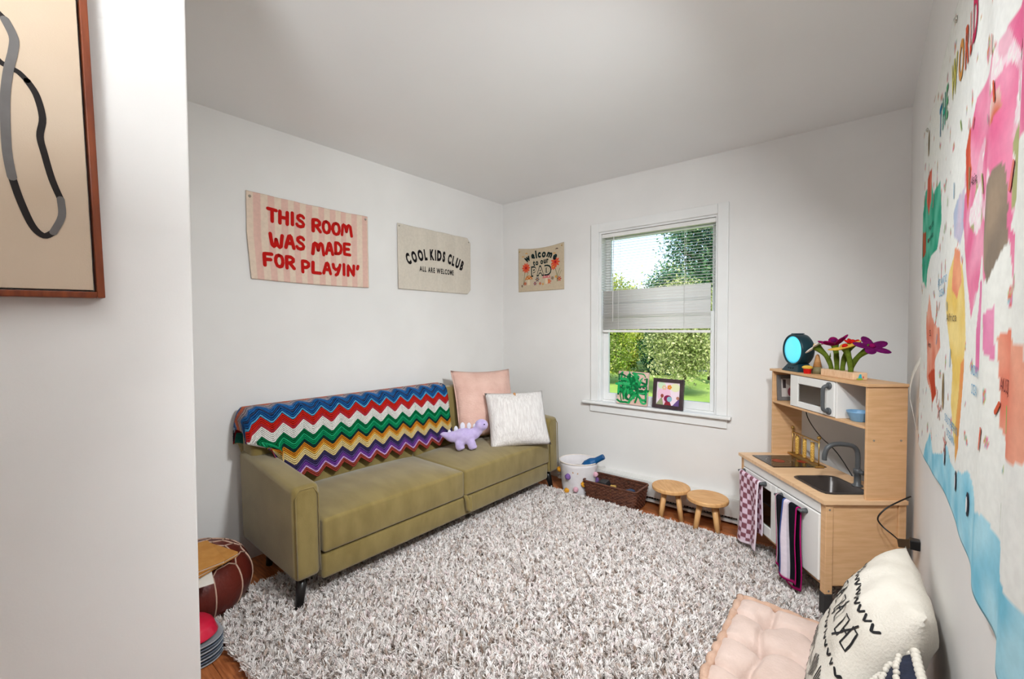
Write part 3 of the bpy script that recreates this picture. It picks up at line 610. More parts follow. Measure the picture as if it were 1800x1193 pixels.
def bl_pt(s, d, lift):
    x, z, nrm = on_prof(d+zig(s)+.008*math.sin(s*3)); y = s+.012*math.sin(z*9)
    x += nrm[0]*(.007+lift); z += nrm[1]*(.007+lift)
    if y < .03:                                   # the end hangs down beside the backrest
        o = .03-y; y = .03-.028*(1-math.exp(-o*30))-.01; z -= o*.85; x -= .0
        z = max(z, .668)
    lim = .150
    if z < .70 and x > -.60 and y < lim:
        k = min(1, (.70-z)/.06); y = y*(1-k)+(lim-.02*math.exp(-max(0, lim-y)*6)*0+.0)*k+ (y-lim)*.06*k
    return Vector((x, y, z))
for d0, d1, c in rows:
    for d, lift in ((d0+.0003, .0), ((d0+d1)/2, .0042), (d1-.0003, .0)):
        for i in range(ncol+1):
            s = S_0+(S_1-S_0)*i/ncol; Vb.append(bl_pt(s, d, lift)); v = .92+.16*random.random(); Cb.append(tuple(min(1, x*v) for x in c))
nr = len(rows)*3
for j in range(nr-1):
    for i in range(ncol): a = j*(ncol+1)+i; Fb.append((a, a+1, a+ncol+2, a+ncol+1))
g = G(); g.V = [tuple(v) for v in Vb]; g.F = Fb; g.C = Cb; g.useC = True; g.build('crochet', MT['yarn'], BK, smooth=True, solid=.006, fixn=False)

# ------------------------------------------------------------------ cushions
def pillow(name, label, cat, W, H, T, frame, mt, n=22, wr=.006, pinch=.07, seed=0, group=None, p=2.1):
    """frame: (centre, right, up) of the cushion; returns the thing and its front surface"""
    c, r, u = [Vector(v) for v in frame]; r.normalize(); u = (u-r*u.dot(r)).normalized(); nrm = r.cross(u)
    t = thing(name, label, cat, c); t.matrix_world = Matrix(((r.x, -nrm.x, u.x, c.x), (r.y, -nrm.y, u.y, c.y), (r.z, -nrm.z, u.z, c.z), (0, 0, 0, 1)))
    def pt(a, b, sgn, off=0):
        A = 2*a-1; B = 2*b-1
        h = T/2*max(0, (1-abs(A)**p)*(1-abs(B)**p))**.5; ww = wr*mnoise.noise(Vector((A*3+seed, B*3, sgn)))+wr*.5*mnoise.noise(Vector((A*8+seed, B*8, sgn)))
        e = min(1, h/(T*.2)); x = W/2*A*(1-pinch*(1-B*B)); z = H/2*B*(1-pinch*(1-A*A)); return Vector((x, -sgn*(h+ww*e+off), z))
    g = G(); g.grid(lambda a, b: pt(a, b, 1), n, n); g.grid(lambda a, b: pt(a, b, -1), n, n, flip=True)
    me_o = g.build('cover', MT[mt], t, smooth=True, fixn=True)
    bm = bmesh.new(); bm.from_mesh(me_o.data); bmesh.ops.remove_doubles(bm, verts=bm.verts, dist=.0006); bmesh.ops.recalc_face_normals(bm, faces=bm.faces); bm.to_mesh(me_o.data); bm.free()
    me_o.data.polygons.foreach_set('use_smooth', [True]*len(me_o.data.polygons))
    return t, (lambda a, b, off=0: pt(a, b, 1, off))
SEAT = .45
pk, _ = pillow('throw_pillow', 'large blush pink muslin pillow on the sofa', 'pillow', .53, .53, .19, ((-2.315, 2.48, .705), (.30, .95, -.03), (-.30, .12, .95)), 'pink', seed=3, wr=.016)
for s in (-1, 1): g = G(); g.tube([(s*.245, 0, -.245), (s*.246, 0, -.12), (s*.243, 0, .02), (s*.247, 0, .15), (s*.258, 0, .25)], .006, 6); g.build('seam', MT['pink'], pk, smooth=True)
wp, wsf = pillow('throw_pillow', 'small fluffy white pillow leaning on the pink one', 'pillow', .46, .42, .17, ((-2.02, 2.515, .612), (.56, .83, -.0), (-.40, .22, .88)), 'whitefur', seed=8, wr=.008, pinch=.05)
g = G(); P = wsf(.48, .95, .003); g.ell(P, (.010, .006, .012)); g.tube([P, P+Vector((.004, -.004, -.03))], [.005, .008], 8); g.build('tassel', MT['tan'], wp, smooth=True)
# plush dinosaur
DN = thing('plush_dinosaur', 'lilac plush dinosaur standing on the sofa seat', 'toy', (-2.17, 2.105, SEAT+.002), math.radians(50))
g = G()
g.ell((0, 0, .085), (.088, .055, .058)); g.ell((.07, 0, .10), (.045, .038, .042)); g.ell((.098, 0, .125), (.036, .032, .040)); g.ell((.122, 0, .158), (.048, .042, .042))
g.ell((-.07, 0, .085), (.06, .040, .040)); g.ell((-.11, 0, .095), (.038, .026, .024)); g.ell((-.135, 0, .105), (.03, .016, .016))
for x, y in ((.05, .034), (.05, -.034), (-.035, .036), (-.035, -.036)): g.ell((x, y, .035), (.030, .026, .042)); g.ell((x+.008, y, .018), (.033, .026, .018))
o = g.build('body', MT['lilac'], DN, smooth=True); m_ = o.modifiers.new('r', 'REMESH'); m_.mode = 'VOXEL'; m_.voxel_size = .006; m_.use_smooth_shade = True
m_ = o.modifiers.new('s', 'SMOOTH'); m_.iterations = 6; m_.factor = .5
for x, z, s in ((.075, .15, .8), (.035, .155, 1.0), (-.01, .155, 1.15), (-.055, .135, 1.0), (-.10, .118, .75)):
    g = G(); g.ell((0, 0, 0), (.015*s, .006, .024*s)); q = g.build('back_plate', MT['mint'], DN, smooth=True); q.location = (x, 0, z)
for y in (-.034, .034): g = G(); g.ell((.138, y*1.17, .170), (.0045, .003, .0045), nu=8, nv=6); g.build('eye', MT['blackplastic'], DN, smooth=True)

# ------------------------------------------------------------------ play kitchen (local x = depth away from its front, y = along its front, far end +)
KA = 0.671; KO = (-.136, 2.288, 0)
KR = Matrix.Translation(KO) @ Matrix.Rotation(KA, 4, 'Z')
KI = thing('play_kitchen', 'birch and white toy kitchen set across the corner', 'toy kitchen', KO, KA)
W, D, ZC, DU, ZT, ZS = .715, .342, .542, .171, 1.044, .858
def kb(name, *bx, mt='birch', bevel=.002, parent=KI):
    g = G(); g.box(*bx); return g.build(name, MT[mt], parent, bevel=bevel)
for y0 in (0, W-.032):
    for x0 in (0, D-.032):
        kb('post', x0, x0+.032, y0, y0+.032, .13, ZC-.017)
        zb = .004 if y0 > .3 else .022
        kb('leg', x0-.002, x0+.034, y0-.002, y0+.034, zb, .13, mt='darkleg', bevel=.003)
for y0 in (.006, W-.018): kb('side_panel', .032, D-.032, y0, y0+.012, .165, ZC-.017)
kb('bottom_shelf', .006, D-.01, .018, W-.018, .155, .168)
kb('fascia', -.002, .010, .032, W-.032, .473, ZC-.017, mt='kwhite')
kb('back_panel', D-.012, D-.006, .02, W-.02, .168, ZC-.017, mt='kwhite', bevel=0)
kb('divider', .012, D-.02, .346, .358, .168, .47, mt='kwhite')
# doors
d2_ = kb('door', -.006, .008, .034, .348, .172, .468, mt='kwhite', bevel=.004)
g = G(); y0, y1, z0, z1 = .356, W-.034, .172, .468
g.box(-.006, .008, y0, .400, z0, z1); g.box(-.006, .008, .640, y1, z0, z1); g.box(-.006, .008, .400, .640, z0, .228); g.box(-.006, .008, .400, .640, .425, z1)
d1_ = g.build('door', MT['kwhite'], KI, bevel=.003)
kb('pane', .000, .003, .398, .642, .226, .427, mt='clear', bevel=0, parent=d1_)
kb('oven_liner', .30, .31, .37, .67, .175, .465, mt='dark', bevel=0); kb('oven_rack', .02, .29, .37, .67, .325, .33, mt='steel', bevel=0)
def bar(parent, ya, yb, z):
    g = G(); g.tube([(-.034, ya, z), (-.034, yb, z)], .0065, 10); g.build('handle', MT['grey'], parent, smooth=True)
    for y in (ya+.012, yb-.012):
        q = G(); q.tube([(-.007, y, z), (-.036, y, z)], [.012, .008], 12); q.build('mount', MT['grey'], parent, smooth=True)
bar(d1_, .435, .675, .452); bar(d2_, .105, .315, .448)
# worktop with a hole for the basin
sx0, sx1, sy0, sy1 = .05, .245, .075, .30
g = G(); zt0 = ZC-.017
g.box(-.014, sx0, -.008, W+.008, zt0, ZC); g.box(sx1, D, -.008, W+.008, zt0, ZC); g.box(sx0, sx1, -.008, sy0, zt0, ZC); g.box(sx0, sx1, sy1, W+.008, zt0, ZC)
g.build('worktop', MT['birchtop'], KI)
def rrect(x0, x1, y0, y1, r, n=5):
    P = []
    for cx, cy, t0 in ((x1-r, y1-r, 0), (x0+r, y1-r, 1), (x0+r, y0+r, 2), (x1-r, y0+r, 3)):
        for k in range(n+1): t = (t0+k/n)*PI/2; P.append((cx+r*math.cos(t), cy+r*math.sin(t)))
    return P
g = G(); loops = [(-.012, 0, .002), (-.006, .0, .005), (.0, .0, .005), (.004, .0, .0), (.012, .0, -.07), (.028, 0, -.085), (.06, 0, -.087)]
V = []; n = 24
for ins, _, dz in loops:
    for x, y in rrect(sx0+ins, sx1-ins, sy0+ins, sy1-ins, max(.012, .036-ins*.4)): V.append(Vector((x, y, ZC+dz)))
F = []
for j in range(len(loops)-1):
    for i in range(n): F.append((j*n+i, j*n+(i+1) % n, (j+1)*n+(i+1) % n, (j+1)*n+i))
F.append(tuple((len(loops)-1)*n+i for i in range(n))); g.add(V, F)
g.build('sink', MT['sink'], KI, smooth=True, fixn=False)
hb = kb('cooktop', .03, .31, .44, .655, ZC, ZC+.004, mt='hob', bevel=.002)
KS = lambda x, y, off=0: Vector((x, y, ZC+.004+off))
for cx, cy, r in ((.115, .545, .058), (.235, .53, .045)):
    g = G(); g.stroke([(cx+r*math.cos(t*PI/16), cy+r*math.sin(t*PI/16)) for t in range(33)], .0025, KS, .0006, step=.01, cap=False); g.build('burner_ring', MT['steel'], hb, fixn=False)
    g = G(); g.disc(cx, cy, r*.55, r*.55, KS, .0005, 24); g.build('burner_glow', MT['redglow'], hb, fixn=False)
for y in (.475, .50, .60, .625): g = G(); g.disc(.05, y, .004, .004, KS, .0006, 8); g.build('touch_key', MT['steel'], hb, fixn=False)
g = G(); g.lathe([(.022, 0), (.022, .006), (.014, .01), (.013, .055), (.017, .06), (.017, .078), (.011, .085)], 18, Matrix.Translation((.262, .17, ZC))); fa = g.build('faucet', MT['grey'], KI, smooth=True)
path = [(.262, .17, ZC+.07), (.262, .17, ZC+.14), (.255, .17, ZC+.172), (.235, .172, ZC+.19), (.19, .175, ZC+.197), (.15, .178, ZC+.193), (.126, .18, ZC+.175), (.116, .181, ZC+.145), (.115, .181, ZC+.12)]
g = G(); g.tube(spl(path, 4), .0105, 12); g.build('spout', MT['grey'], fa, smooth=True)
g = G(); g.tube([(.262, .17, ZC+.069), (.262, .135, ZC+.072)], [.008, .010], 10); g.build('tap_lever', MT['grey'], fa, smooth=True)
# upper unit
for y0 in (.004, W-.016): kb('upper_side', DU, D, y0, y0+.012, ZC, ZT-.013)
kb('top_board', DU-.010, D, -.004, W+.004, ZT-.013, ZT)
kb('upper_shelf', DU-.004, D, .016, W-.016, ZS-.011, ZS)
for y0 in (.181, .523): kb('upper_divider', DU-.002, D-.006, y0, y0+.010, ZS, ZT-.013, mt='kwhite')
kb('upper_back', D-.008, D-.003, .016, W-.016, ZS, ZT-.013, mt='kwhite', bevel=0)
g = G(); y0, y1, z0, z1 = .194, .520, ZS+.003, ZT-.016
g.box(DU-.006, DU+.006, y0, .262, z0, z1); g.box(DU-.006, DU+.006, .462, y1, z0, z1); g.box(DU-.006, DU+.006, .262, .462, z0, .893); g.box(DU-.006, DU+.006, .262, .462, .986, z1)
md = g.build('microwave_door', MT['kwhite'], KI, bevel=.003)
kb('pane', DU-.001, DU+.001, .260, .464, .891, .988, mt='clear', bevel=0, parent=md)
g = G(); yy = .226
g.tube(spl([(DU-.006, yy, .884), (DU-.026, yy, .886), (DU-.034, yy+.003, .90), (DU-.034, yy+.004, .945), (DU-.034, yy+.003, .99), (DU-.026, yy, 1.004), (DU-.006, yy, 1.006)], 4), .0085, 10)
for z in (.884, 1.006): g.lathe([(.017, 0), (.017, .006), (.010, .009)], 16, Matrix.Translation((DU-.006, yy, z)) @ Matrix.Rotation(-PI/2, 4, 'Y'))
g.build('microwave_handle', MT['grey'], md, smooth=True)
for x, y, z in ((.20, .0025, .80), (.315, .0025, .80), (.016, -.0008, .50), (.016, -.0008, .145)): g = G(); g.tube([(x, y+.003, z), (x, y, z)], .0045, 10); g.build('screw', MT['steel'], KI)

def kthing(name, label, cat, x, y, z, rz=0, group=None):
    P = KR @ Vector((x, y, z)); return thing(name, label, cat, P, KA+rz, group)
# towels over the door handles
def towel(name, label, ya, yb, zb, ztop, zback, colfn, seed, rows=70, cols=36):
    t = kthing(name, label, 'towel', -.034, (ya+yb)/2, 0); hw_ = (yb-ya)/2
    R_ = .011; L1 = ztop-zb; L2 = ztop-zback; tot = L1+PI*R_+L2
    def pt(u, v):
        s = tot*(1-v); y = -hw_+2*hw_*u
        if s <= L2: x, z = R_, zback+s
        elif s <= L2+PI*R_: a = (s-L2)/R_; x, z = R_*math.cos(a), ztop+R_*math.sin(a)
        else: x, z = -R_, ztop-(s-L2-PI*R_)
        d = max(0, ztop-z); front = x < 0
        x += (-.012*math.sin(u*9+seed)*min(1, d*6)-.03*d*d if front else 0); y *= 1+(.25*d if front else .05*d); y += .010*math.sin(z*14+seed)*min(1, d*3)
        z += .012*math.sin(u*5+seed)*min(1, d*3); return Vector((x, y, z))
    g = G(); g.grid(pt, cols, rows, lambda u, v: colfn(u, tot*(1-v)-L2-PI*R_*.5, v)); g.build('cloth', MT['cloth_print'], t, smooth=True, solid=.004, fixn=False); return t
PA, PB = lin(232,204,220), lin(138,84,96)
def chk(u, s, v):
    if u < .045 or u > .955 or v < .02: return lin(240,222,232)
    return PA if (int(u*7.0)+int((s+2)*36)) % 2 else PB
towel('checkered_towel', 'pink and maroon checkered towel hanging on the oven door', .448, .648, .075, .452, .16, chk, 1.0, 110, 70)
MAG = lin(176,24,104)
def strp(u, s, v):
    if v < .02 or v > .985 or u < .03 or u > .97: return MAG
    u = u if v < 0 else 1-u
    if u < .05: return lin(230,226,226)
    if u < .36: return lin(26,26,34)
    if u < .43: return lin(70,90,150)
    if u < .60: return lin(228,214,224)
    if u < .66: return lin(200,190,200)
    return lin(24,24,30)
towel('striped_towel', 'black and white striped towel with magenta hem on the sink door', .128, .292, .095, .448, .06, strp, 2.6, 90, 60)

# tube rack on the hob
RK = kthing('tube_rack', 'brass rack with ball finials standing on the toy hob', 'rack', .272, .56, ZC+.004, math.radians(-4))
for y in (-.125, .125):
    g = G(); g.tube([(0, y, .004), (0, y, .150)], .003, 8); g.build('post', MT['gold'], RK, smooth=True)
    g = G(); g.ell((0, y, .155), (.010, .010, .010)); g.build('finial', MT['gold'], RK, smooth=True)
g = G(); g.box(-.006, .006, -.125, .125, .128, .133); g.build('rail', MT['gold'], RK)
g = G(); g.box(-.022, -.018, -.132, .132, 0, .008); g.box(.018, .022, -.132, .132, 0, .008); g.box(-.022, .022, -.136, -.132, 0, .008); g.box(-.022, .022, .132, .136, 0, .008); g.box(-.02, .02, -.132, .132, 0, .003); g.build('tray', MT['gold'], RK)
for k, (y, nm) in enumerate(((.078, 'far'), (0.005, 'middle'), (-.068, 'near'))):
    P = RK.location; M_ = Matrix.Translation(P) @ Matrix.Rotation(KA+math.radians(-4), 4, 'Z'); Q = M_ @ Vector((0, y, .010))
    t = thing('grain_tube', {'far': 'yellow grain tube in the brass rack, nearest the wood panel', 'middle': 'yellow grain tube in the middle of the brass rack', 'near': 'yellow grain tube in the brass rack, nearest the faucet'}[nm], 'tube', Q, KA+math.radians(-4), 'grain tubes in the brass rack')
    g = G(); g.lathe([(.003, 0), (.008, .003), (.0095, .01), (.0095, .105), (.008, .107)], 14); g.build('grain', MT['grain'], t, smooth=True)
    g = G(); g.lathe([(.0105, .10), (.0105, .122), (.012, .124)], 14, caps=False); g.build('glass', MT['clear'], t, smooth=True)

# things on top of the kitchen
LP = kthing('wake_light', 'round teal lamp with a glowing cyan face on the toy kitchen', 'lamp', .225, .555, ZT)
RX = Matrix.Rotation(-PI/2, 4, 'Y')      # lathe axis z -> local -x
g = G(); g.lathe([(.02, -.042), (.074, -.04), (.084, -.03), (.088, -.01), (.088, .03), (.085, .036), (.079, .036), (.078, .032)], 40, Matrix.Translation((0, 0, .118)) @ RX); g.build('shell', MT['teal'], LP, smooth=True)
g = G(); g.lathe([(.079, .031), (.06, .035), (.03, .037), (.001, .038)], 40, Matrix.Translation((0, 0, .118)) @ RX); g.build('face', MT['cyan'], LP, smooth=True)
g = G(); g.hexa([Vector(p) for p in ((-.05,-.075,0),(.04,-.075,0),(.04,.075,0),(-.05,.075,0),(-.028,-.045,.045),(.03,-.045,.045),(.03,.045,.045),(-.028,.045,.045))]); bs = g.build('stand', MT['teal'], LP, bevel=.004)
for y in (-.02, 0, .02): g = G(); g.ell((-.042, y, .018), (.004, .004, .005), nu=8, nv=6); g.build('button', MT['blackplastic'], bs, smooth=True)
g = G(); g.box(-.03, .02, -.02, .02, .204, .2085); g.build('top_button', MT['teal'], LP, bevel=.002)
t = kthing('toy_muffin', 'small red toy muffin with a cream top beside the lamp', 'toy', .19, .425, ZT)
g = G(); g.lathe([(.016, 0), (.0195, .028)], 16); g.build('cup', MT['felt_red'], t, smooth=False); g = G(); g.ell((0, 0, .032), (.025, .025, .011)); g.build('top', MT['felt_yellow'], t, smooth=True)
t = kthing('toy_gnome', 'small wooden cone gnome beside the felt flowers', 'toy', .235, .415, ZT)
g = G(); g.lathe([(.026, 0), (.0195, .036)], 18); g.build('body', MT['olivepaint'], t, smooth=True); g = G(); g.lathe([(.020, .036), (.012, .075), (.008, .096), (.003, .101)], 18); g.build('hat', MT['tan'], t, smooth=True)
t = kthing('flower_block', 'pale wooden block holding felt flowers', 'holder', .238, .240, ZT)
g = G(); g.box(-.033, .033, -.107, .107, 0, .034); fb = g.build('block', MT['blockwood'], t, bevel=.003)
g = G(); Sb = lambda a, b, off=0: Vector((a, -.107-off, b)); g.poly([(-.012, .004), (.008, .004), (.004, .027), (-.004, .027)], Sb, .0008, lin(60,176,196)); g.disc(-.003, .005, .016, .004, Sb, .001, 10, lin(150,180,60)); g.poly([(.010, .008), (.016, .008), (.015, .018), (.011, .018)], Sb, .0008, lin(206,80,70)); g.build('painted_motif', MT['tint'], fb, fixn=False)
def felt_flower(name, label, base, head, mt, heart, n=5, r=.04, tilt=(0, 0), leaf=True, droop=.15, group='felt flowers in the wooden block'):
    b = Vector((.238+base[0], base[1], ZT+.002)); h = Vector(head); t = kthing(name, label, 'flower', *b, 0, group); d = h-b
    p = [Vector((0, 0, 0)), Vector((d.x*.05, d.y*.08, d.z*.35)), Vector((d.x*.35, d.y*.4, d.z*.7)), d]; ax = (p[3]-p[2]).normalized(); ax = (ax+Vector((-.35, 0, .6))).normalized()
    P = spl([tuple(q) for q in p], 5); R_ = [.0105+.001*math.sin(i) if i < len(P)*.62 else .0105+.0135*((i-len(P)*.62)/(len(P)*.38))**1.5 for i in range(len(P))]
    g = G(); g.tube(P, R_, 12); 
    if leaf: q = P[len(P)//2]; g.tube([q, (q[0], q[1]-.012, q[2]+.018), (q[0], q[1]-.013, q[2]+.034)], [.005, .004, .0008], 6)
    g.build('stem', MT['felt_green'], t, smooth=True)
    rot = ax.to_track_quat('Z', 'Y').to_matrix().to_4x4(); rot.translation = d
    for k in range(n):
        a = 2*PI*k/n+.4; M_ = rot @ Matrix.Rotation(a, 4, 'Z') @ Matrix.Translation((r*.62, 0, .006)) @ Matrix.Rotation(-.55+droop*2, 4, 'Y')
        q = G(); q.ell((0, 0, 0), (r*.62, r*.36, .0055), nu=14, nv=8); o = q.build('petal', MT[mt], t, smooth=True); o.data.transform(M_)
    q = G(); q.ell((0, 0, .010), (.012, .012, .010)); o = q.build('heart', MT[heart], t, smooth=True); o.data.transform(rot)
felt_flower('felt_flower', 'white felt lily leaning toward the lamp', (0, .315), (.215, .392, ZT+.140), 'felt_white', 'felt_yellow', 3, .052, droop=.30)
felt_flower('felt_flower', 'tall magenta felt flower in the wooden block', (0, .28), (.232, .292, ZT+.165), 'felt_purple', 'felt_plum', 5, .058, droop=.0)
felt_flower('felt_flower', 'red felt flower behind the yellow one', (.0, .245), (.262, .215, ZT+.165), 'felt_red', 'felt_red', 5, .03, leaf=False, droop=.0)
felt_flower('felt_flower', 'plum felt flower leaning toward the right wall', (.008, .205), (.268, .110, ZT+.150), 'felt_plum', 'felt_purple', 5, .06, leaf=False, droop=.2)
felt_flower('felt_flower', 'yellow felt flower at the front of the block', (-.012, .175), (.212, .190, ZT+.145), 'felt_yellow', 'felt_red', 5, .058, leaf=False, droop=.2)
# in the cubbies
t = kthing('photo_frame', 'grey photo frame in the cubby of the toy kitchen', 'photo frame', .258, .690, ZS, 0); t.rotation_euler = Euler((math.radians(-5), 0, KA), 'XYZ')
g = G(); fw_, fh = .068, .15
for bx in ((-fw_, -fw_+.022, -.012, 0, 0, fh), (fw_-.022, fw_, -.012, 0, 0, fh), (-fw_+.022, fw_-.022, -.012, 0, 0, .022), (-fw_+.022, fw_-.022, -.012, 0, fh-.022, fh)): g.box(*bx)
g.build('frame', MT['greyink'], t, bevel=.002)
g = G(); Sf = lambda a, b, off=0: Vector((a, -.004-off, b)); g.poly([(-.048, .02), (.048, .02), (.048, .13), (-.048, .13)], Sf, 0, lin(196,186,180)); g.disc(.014, .05, .022, .028, Sf, .001, 12, lin(140,70,80)); g.disc(.018, .078, .012, .015, Sf, .0015, 12, lin(214,170,150)); g.poly([(-.034, .072), (-.016, .072), (-.016, .122), (-.034, .122)], Sf, .001, lin(70,60,60)); g.build('picture', MT['tint'], t, fixn=False)
def bowl(name, label, x, y, z, r, h, mt, flute=18):
    t = kthing(name, label, 'bowl', x, y, z); g = G(); n = 54; V = []; F = []
    prof_ = [(r*.62, 0), (r*.66, .003), (r*.95, h*.85), (r*1.03, h), (r*.99, h), (r*.90, h*.82), (r*.6, .006), (.001, .005)]
    for pr, pz in prof_:
        for k in range(n): a = 2*PI*k/n; q = pr*(1+(.022*math.cos(a*flute) if .002 < pz < h*.98 else 0)); V.append(Vector((q*math.cos(a), q*math.sin(a), pz)))
    for j in range(len(prof_)-1):
        for k in range(n): F.append((j*n+k, j*n+(k+1) % n, (j+1)*n+(k+1) % n, (j+1)*n+k))
    F.append(tuple(range(n-1, -1, -1))); g.add(V, F); g.build('body', MT[mt], t, smooth=True)
bowl('toy_bowl', 'blue fluted toy bowl in the open cubby', .228, .126, ZS, .045, .046, 'bluebowl'); bowl('toy_bowl', 'cream fluted toy bowl beside the blue one', .262, .055, ZS, .036, .046, 'whitebowl')
# cables
g = G(); g.tube(spl([tuple(KR @ Vector(p)) for p in ((.336, .665, ZS-.012), (.336, .637, .764), (.336, .54, .69), (.336, .43, .645), (.336, .368, .605), (.336, .30, ZC+.004))], 5), .0028, 6)
tag(g.build('lamp_cable', MT['blackplastic'], smooth=True), 'thin black cable hanging behind the toy kitchen shelf', 'cable')
AD = thing('power_adapter', 'black power adapter plugged into the right wall', 'adapter', (XR, 2.19, .48))
M_ = Matrix.Translation((-.028, .055, -.028)) @ Vector((-.045, .11, -.05)).to_track_quat('Y', 'Z').to_matrix().to_4x4()
g = G(); g.box(-.016, .016, -.06, .05, -.016, .016, M_); g.box(-.03, -.0005, -.02, .015, -.02, .015); g.build('body', MT['blackplastic'], AD, bevel=.003)
e_ = M_ @ Vector((0, .05, 0)); w2l = lambda p: Vector(p)-Vector((XR, 2.19, .48))
g = G(); g.tube(spl([tuple(e_)]+[tuple(w2l(p)) for p in ((.085, 2.36, .43), (.050, 2.385, .45), (.036, 2.386, .48), (.060, 2.40, .52), (.10, 2.43, .55), (.142, 2.47, .572))], 5), .003, 6); g.build('cable', MT['blackplastic'], AD, smooth=True)

# curled paper strip that hangs on the right wall behind the map edge
t = thing('paper_strip', 'curled white paper strip hanging behind the map edge', 'paper', (XR, 2.30, .86))
cv = spl([(-.004, -.04, .30), (-.020, .03, .24), (-.026, .08, .16), (-.016, .07, .09), (-.004, .10, .02)], 6)
g = G(); g.grid(lambda u, v: Vector(cv[min(len(cv)-1, int(u*(len(cv)-1)+.5))])+Vector((-.002, (v-.5)*(.030+.03*u), (v-.5)*.02)), len(cv)-1, 2); g.build('strip', MT['paper'], t, smooth=True, solid=.0008)

# ------------------------------------------------------------------ along the back wall
def make_stool(label, loc, rz, topang):
    t = thing('toy_stool', label, 'stool', loc, rz, 'round wooden stools by the heater'); H_ = .225; R_ = .122
    g = G(); g.lathe([(R_-.004, H_-.026), (R_, H_-.022), (R_, H_-.005), (R_-.005, H_)], 40); o = g.build('seat', MT['stoolwood'], t, smooth=False, bevel=.002); o.rotation_euler[2] = topang
    for k in range(4):
        a = PI/4+k*PI/2; g = G(); g.tube([(.055*math.cos(a), .055*math.sin(a), H_-.024), (.095*math.cos(a), .095*math.sin(a), .002)], [.0175, .0155], 14); g.build('leg', MT['stoolwood'], t, smooth=True)
    return t
make_stool('round wooden stool beside the wicker basket', (-1.02, 2.915, 0), .35, .3)
make_stool('round wooden stool beside the toy kitchen', (-.775, 2.868, 0), .2, 1.4)
# pompom storage bin
BN = thing('storage_bin', 'white fabric storage bin with pompoms beside the sofa', 'bin', (-1.735, 2.915, .012))
def bin_r(t, z): return (.116+.028*z/.25)*(1+.03*math.sin(2*t+.6)+.02*math.sin(5*t+z*20)*(z < .2))
g = G(); n = 48; zs = [0, .02, .07, .12, .17, .22, .25]; V = []; F = []
for z in zs:
    for k in range(n): a = 2*PI*k/n; r = bin_r(a, z); V.append(Vector((r*math.cos(a), r*math.sin(a), z)))
for z in (.25, .2, .1, .02):
    for k in range(n): a = 2*PI*k/n; r = bin_r(a, z)-.006; V.append(Vector((r*math.cos(a), r*math.sin(a), z)))
for j in range(len(zs)+3):
    for k in range(n): F.append((j*n+k, j*n+(k+1) % n, (j+1)*n+(k+1) % n, (j+1)*n+k))
F.append(tuple(range(n-1, -1, -1))); F.append(tuple((len(zs)+3)*n+k for k in range(n))); g.add(V, F); g.build('body', MT['binfab'], BN, smooth=True)
g = G(); g.tube([(bin_r(2*PI*k/48, .25)*math.cos(2*PI*k/48), bin_r(2*PI*k/48, .25)*math.sin(2*PI*k/48), .25) for k in range(49)], .0045, 8); g.build('rim', MT['felt_white'], BN, smooth=True)
PC = {'p': mat('pompom_purple', lin(138,104,168), .95, lin(120,86,150), 90, bump=.6, bscale=200), 'o': mat('pompom_orange', lin(232,166,48), .95, lin(216,146,34), 90, bump=.6, bscale=200), 'k': mat('pompom_pink', lin(232,184,196), .95, lin(220,166,182), 90, bump=.6, bscale=200), 'g': mat('pompom_mint', lin(168,204,196), .95, lin(150,190,182), 90, bump=.6, bscale=200)}
for dang, z, c, r in ((-32, .155, 'p', .022), (18, .105, 'o', .021), (-8, .062, 'k', .020), (-44, .035, 'o', .021), (-95, .165, 'o', .02), (62, .165, 'k', .02), (36, .03, 'g', .018), (90, .10, 'p', .02)):
    a = math.radians(-61+dang); rr_ = bin_r(a, z); g = G(); g.ell((0, 0, 0), (r, r, r), nu=12, nv=8)
    for v in range(len(g.V)): g.V[v] = tuple(Vector(g.V[v])*(1+.12*random.uniform(-1, 1)))
    o = g.build('pompom', PC[c], BN, smooth=True); o.location = ((rr_+r*.45)*math.cos(a), (rr_+r*.45)*math.sin(a), z)
g = G(); Sg = lambda a, z, off=0: Vector(((bin_r(a, z)+off)*math.cos(a), (bin_r(a, z)+off)*math.sin(a), z)); a0 = math.radians(-70)
g.add([Sg(a0+da, z, .0015) for da, z in ((-.16, .195), (.16, .19), (.16, .178), (-.16, .183))], [(0, 1, 2, 3)]); g.build('stitched_tag', MT['tan'], BN, fixn=False)
t = thing('plush_toy', 'pale plush toy lying inside the pompom bin', 'toy', (-1.735, 2.915, .03)); g = G(); g.ell((0, 0, .11), (.085, .08, .085)); g.ell((.05, -.04, .185), (.035, .035, .03)); o = g.build('body', MT['bininner'], t, smooth=True)
t = thing('toy_bottle', 'blue toy bottle sticking out of the pompom bin', 'toy', (-1.705, 2.905, .21), rot=(math.radians(8), math.radians(58), math.radians(22)))
g = G(); g.lathe([(.012, -.02), (.024, .02), (.036, .05), (.036, .10), (.022, .135), (.021, .20), (.019, .205)], 12); g.build('body', MT['bluetoy'], t, smooth=False)
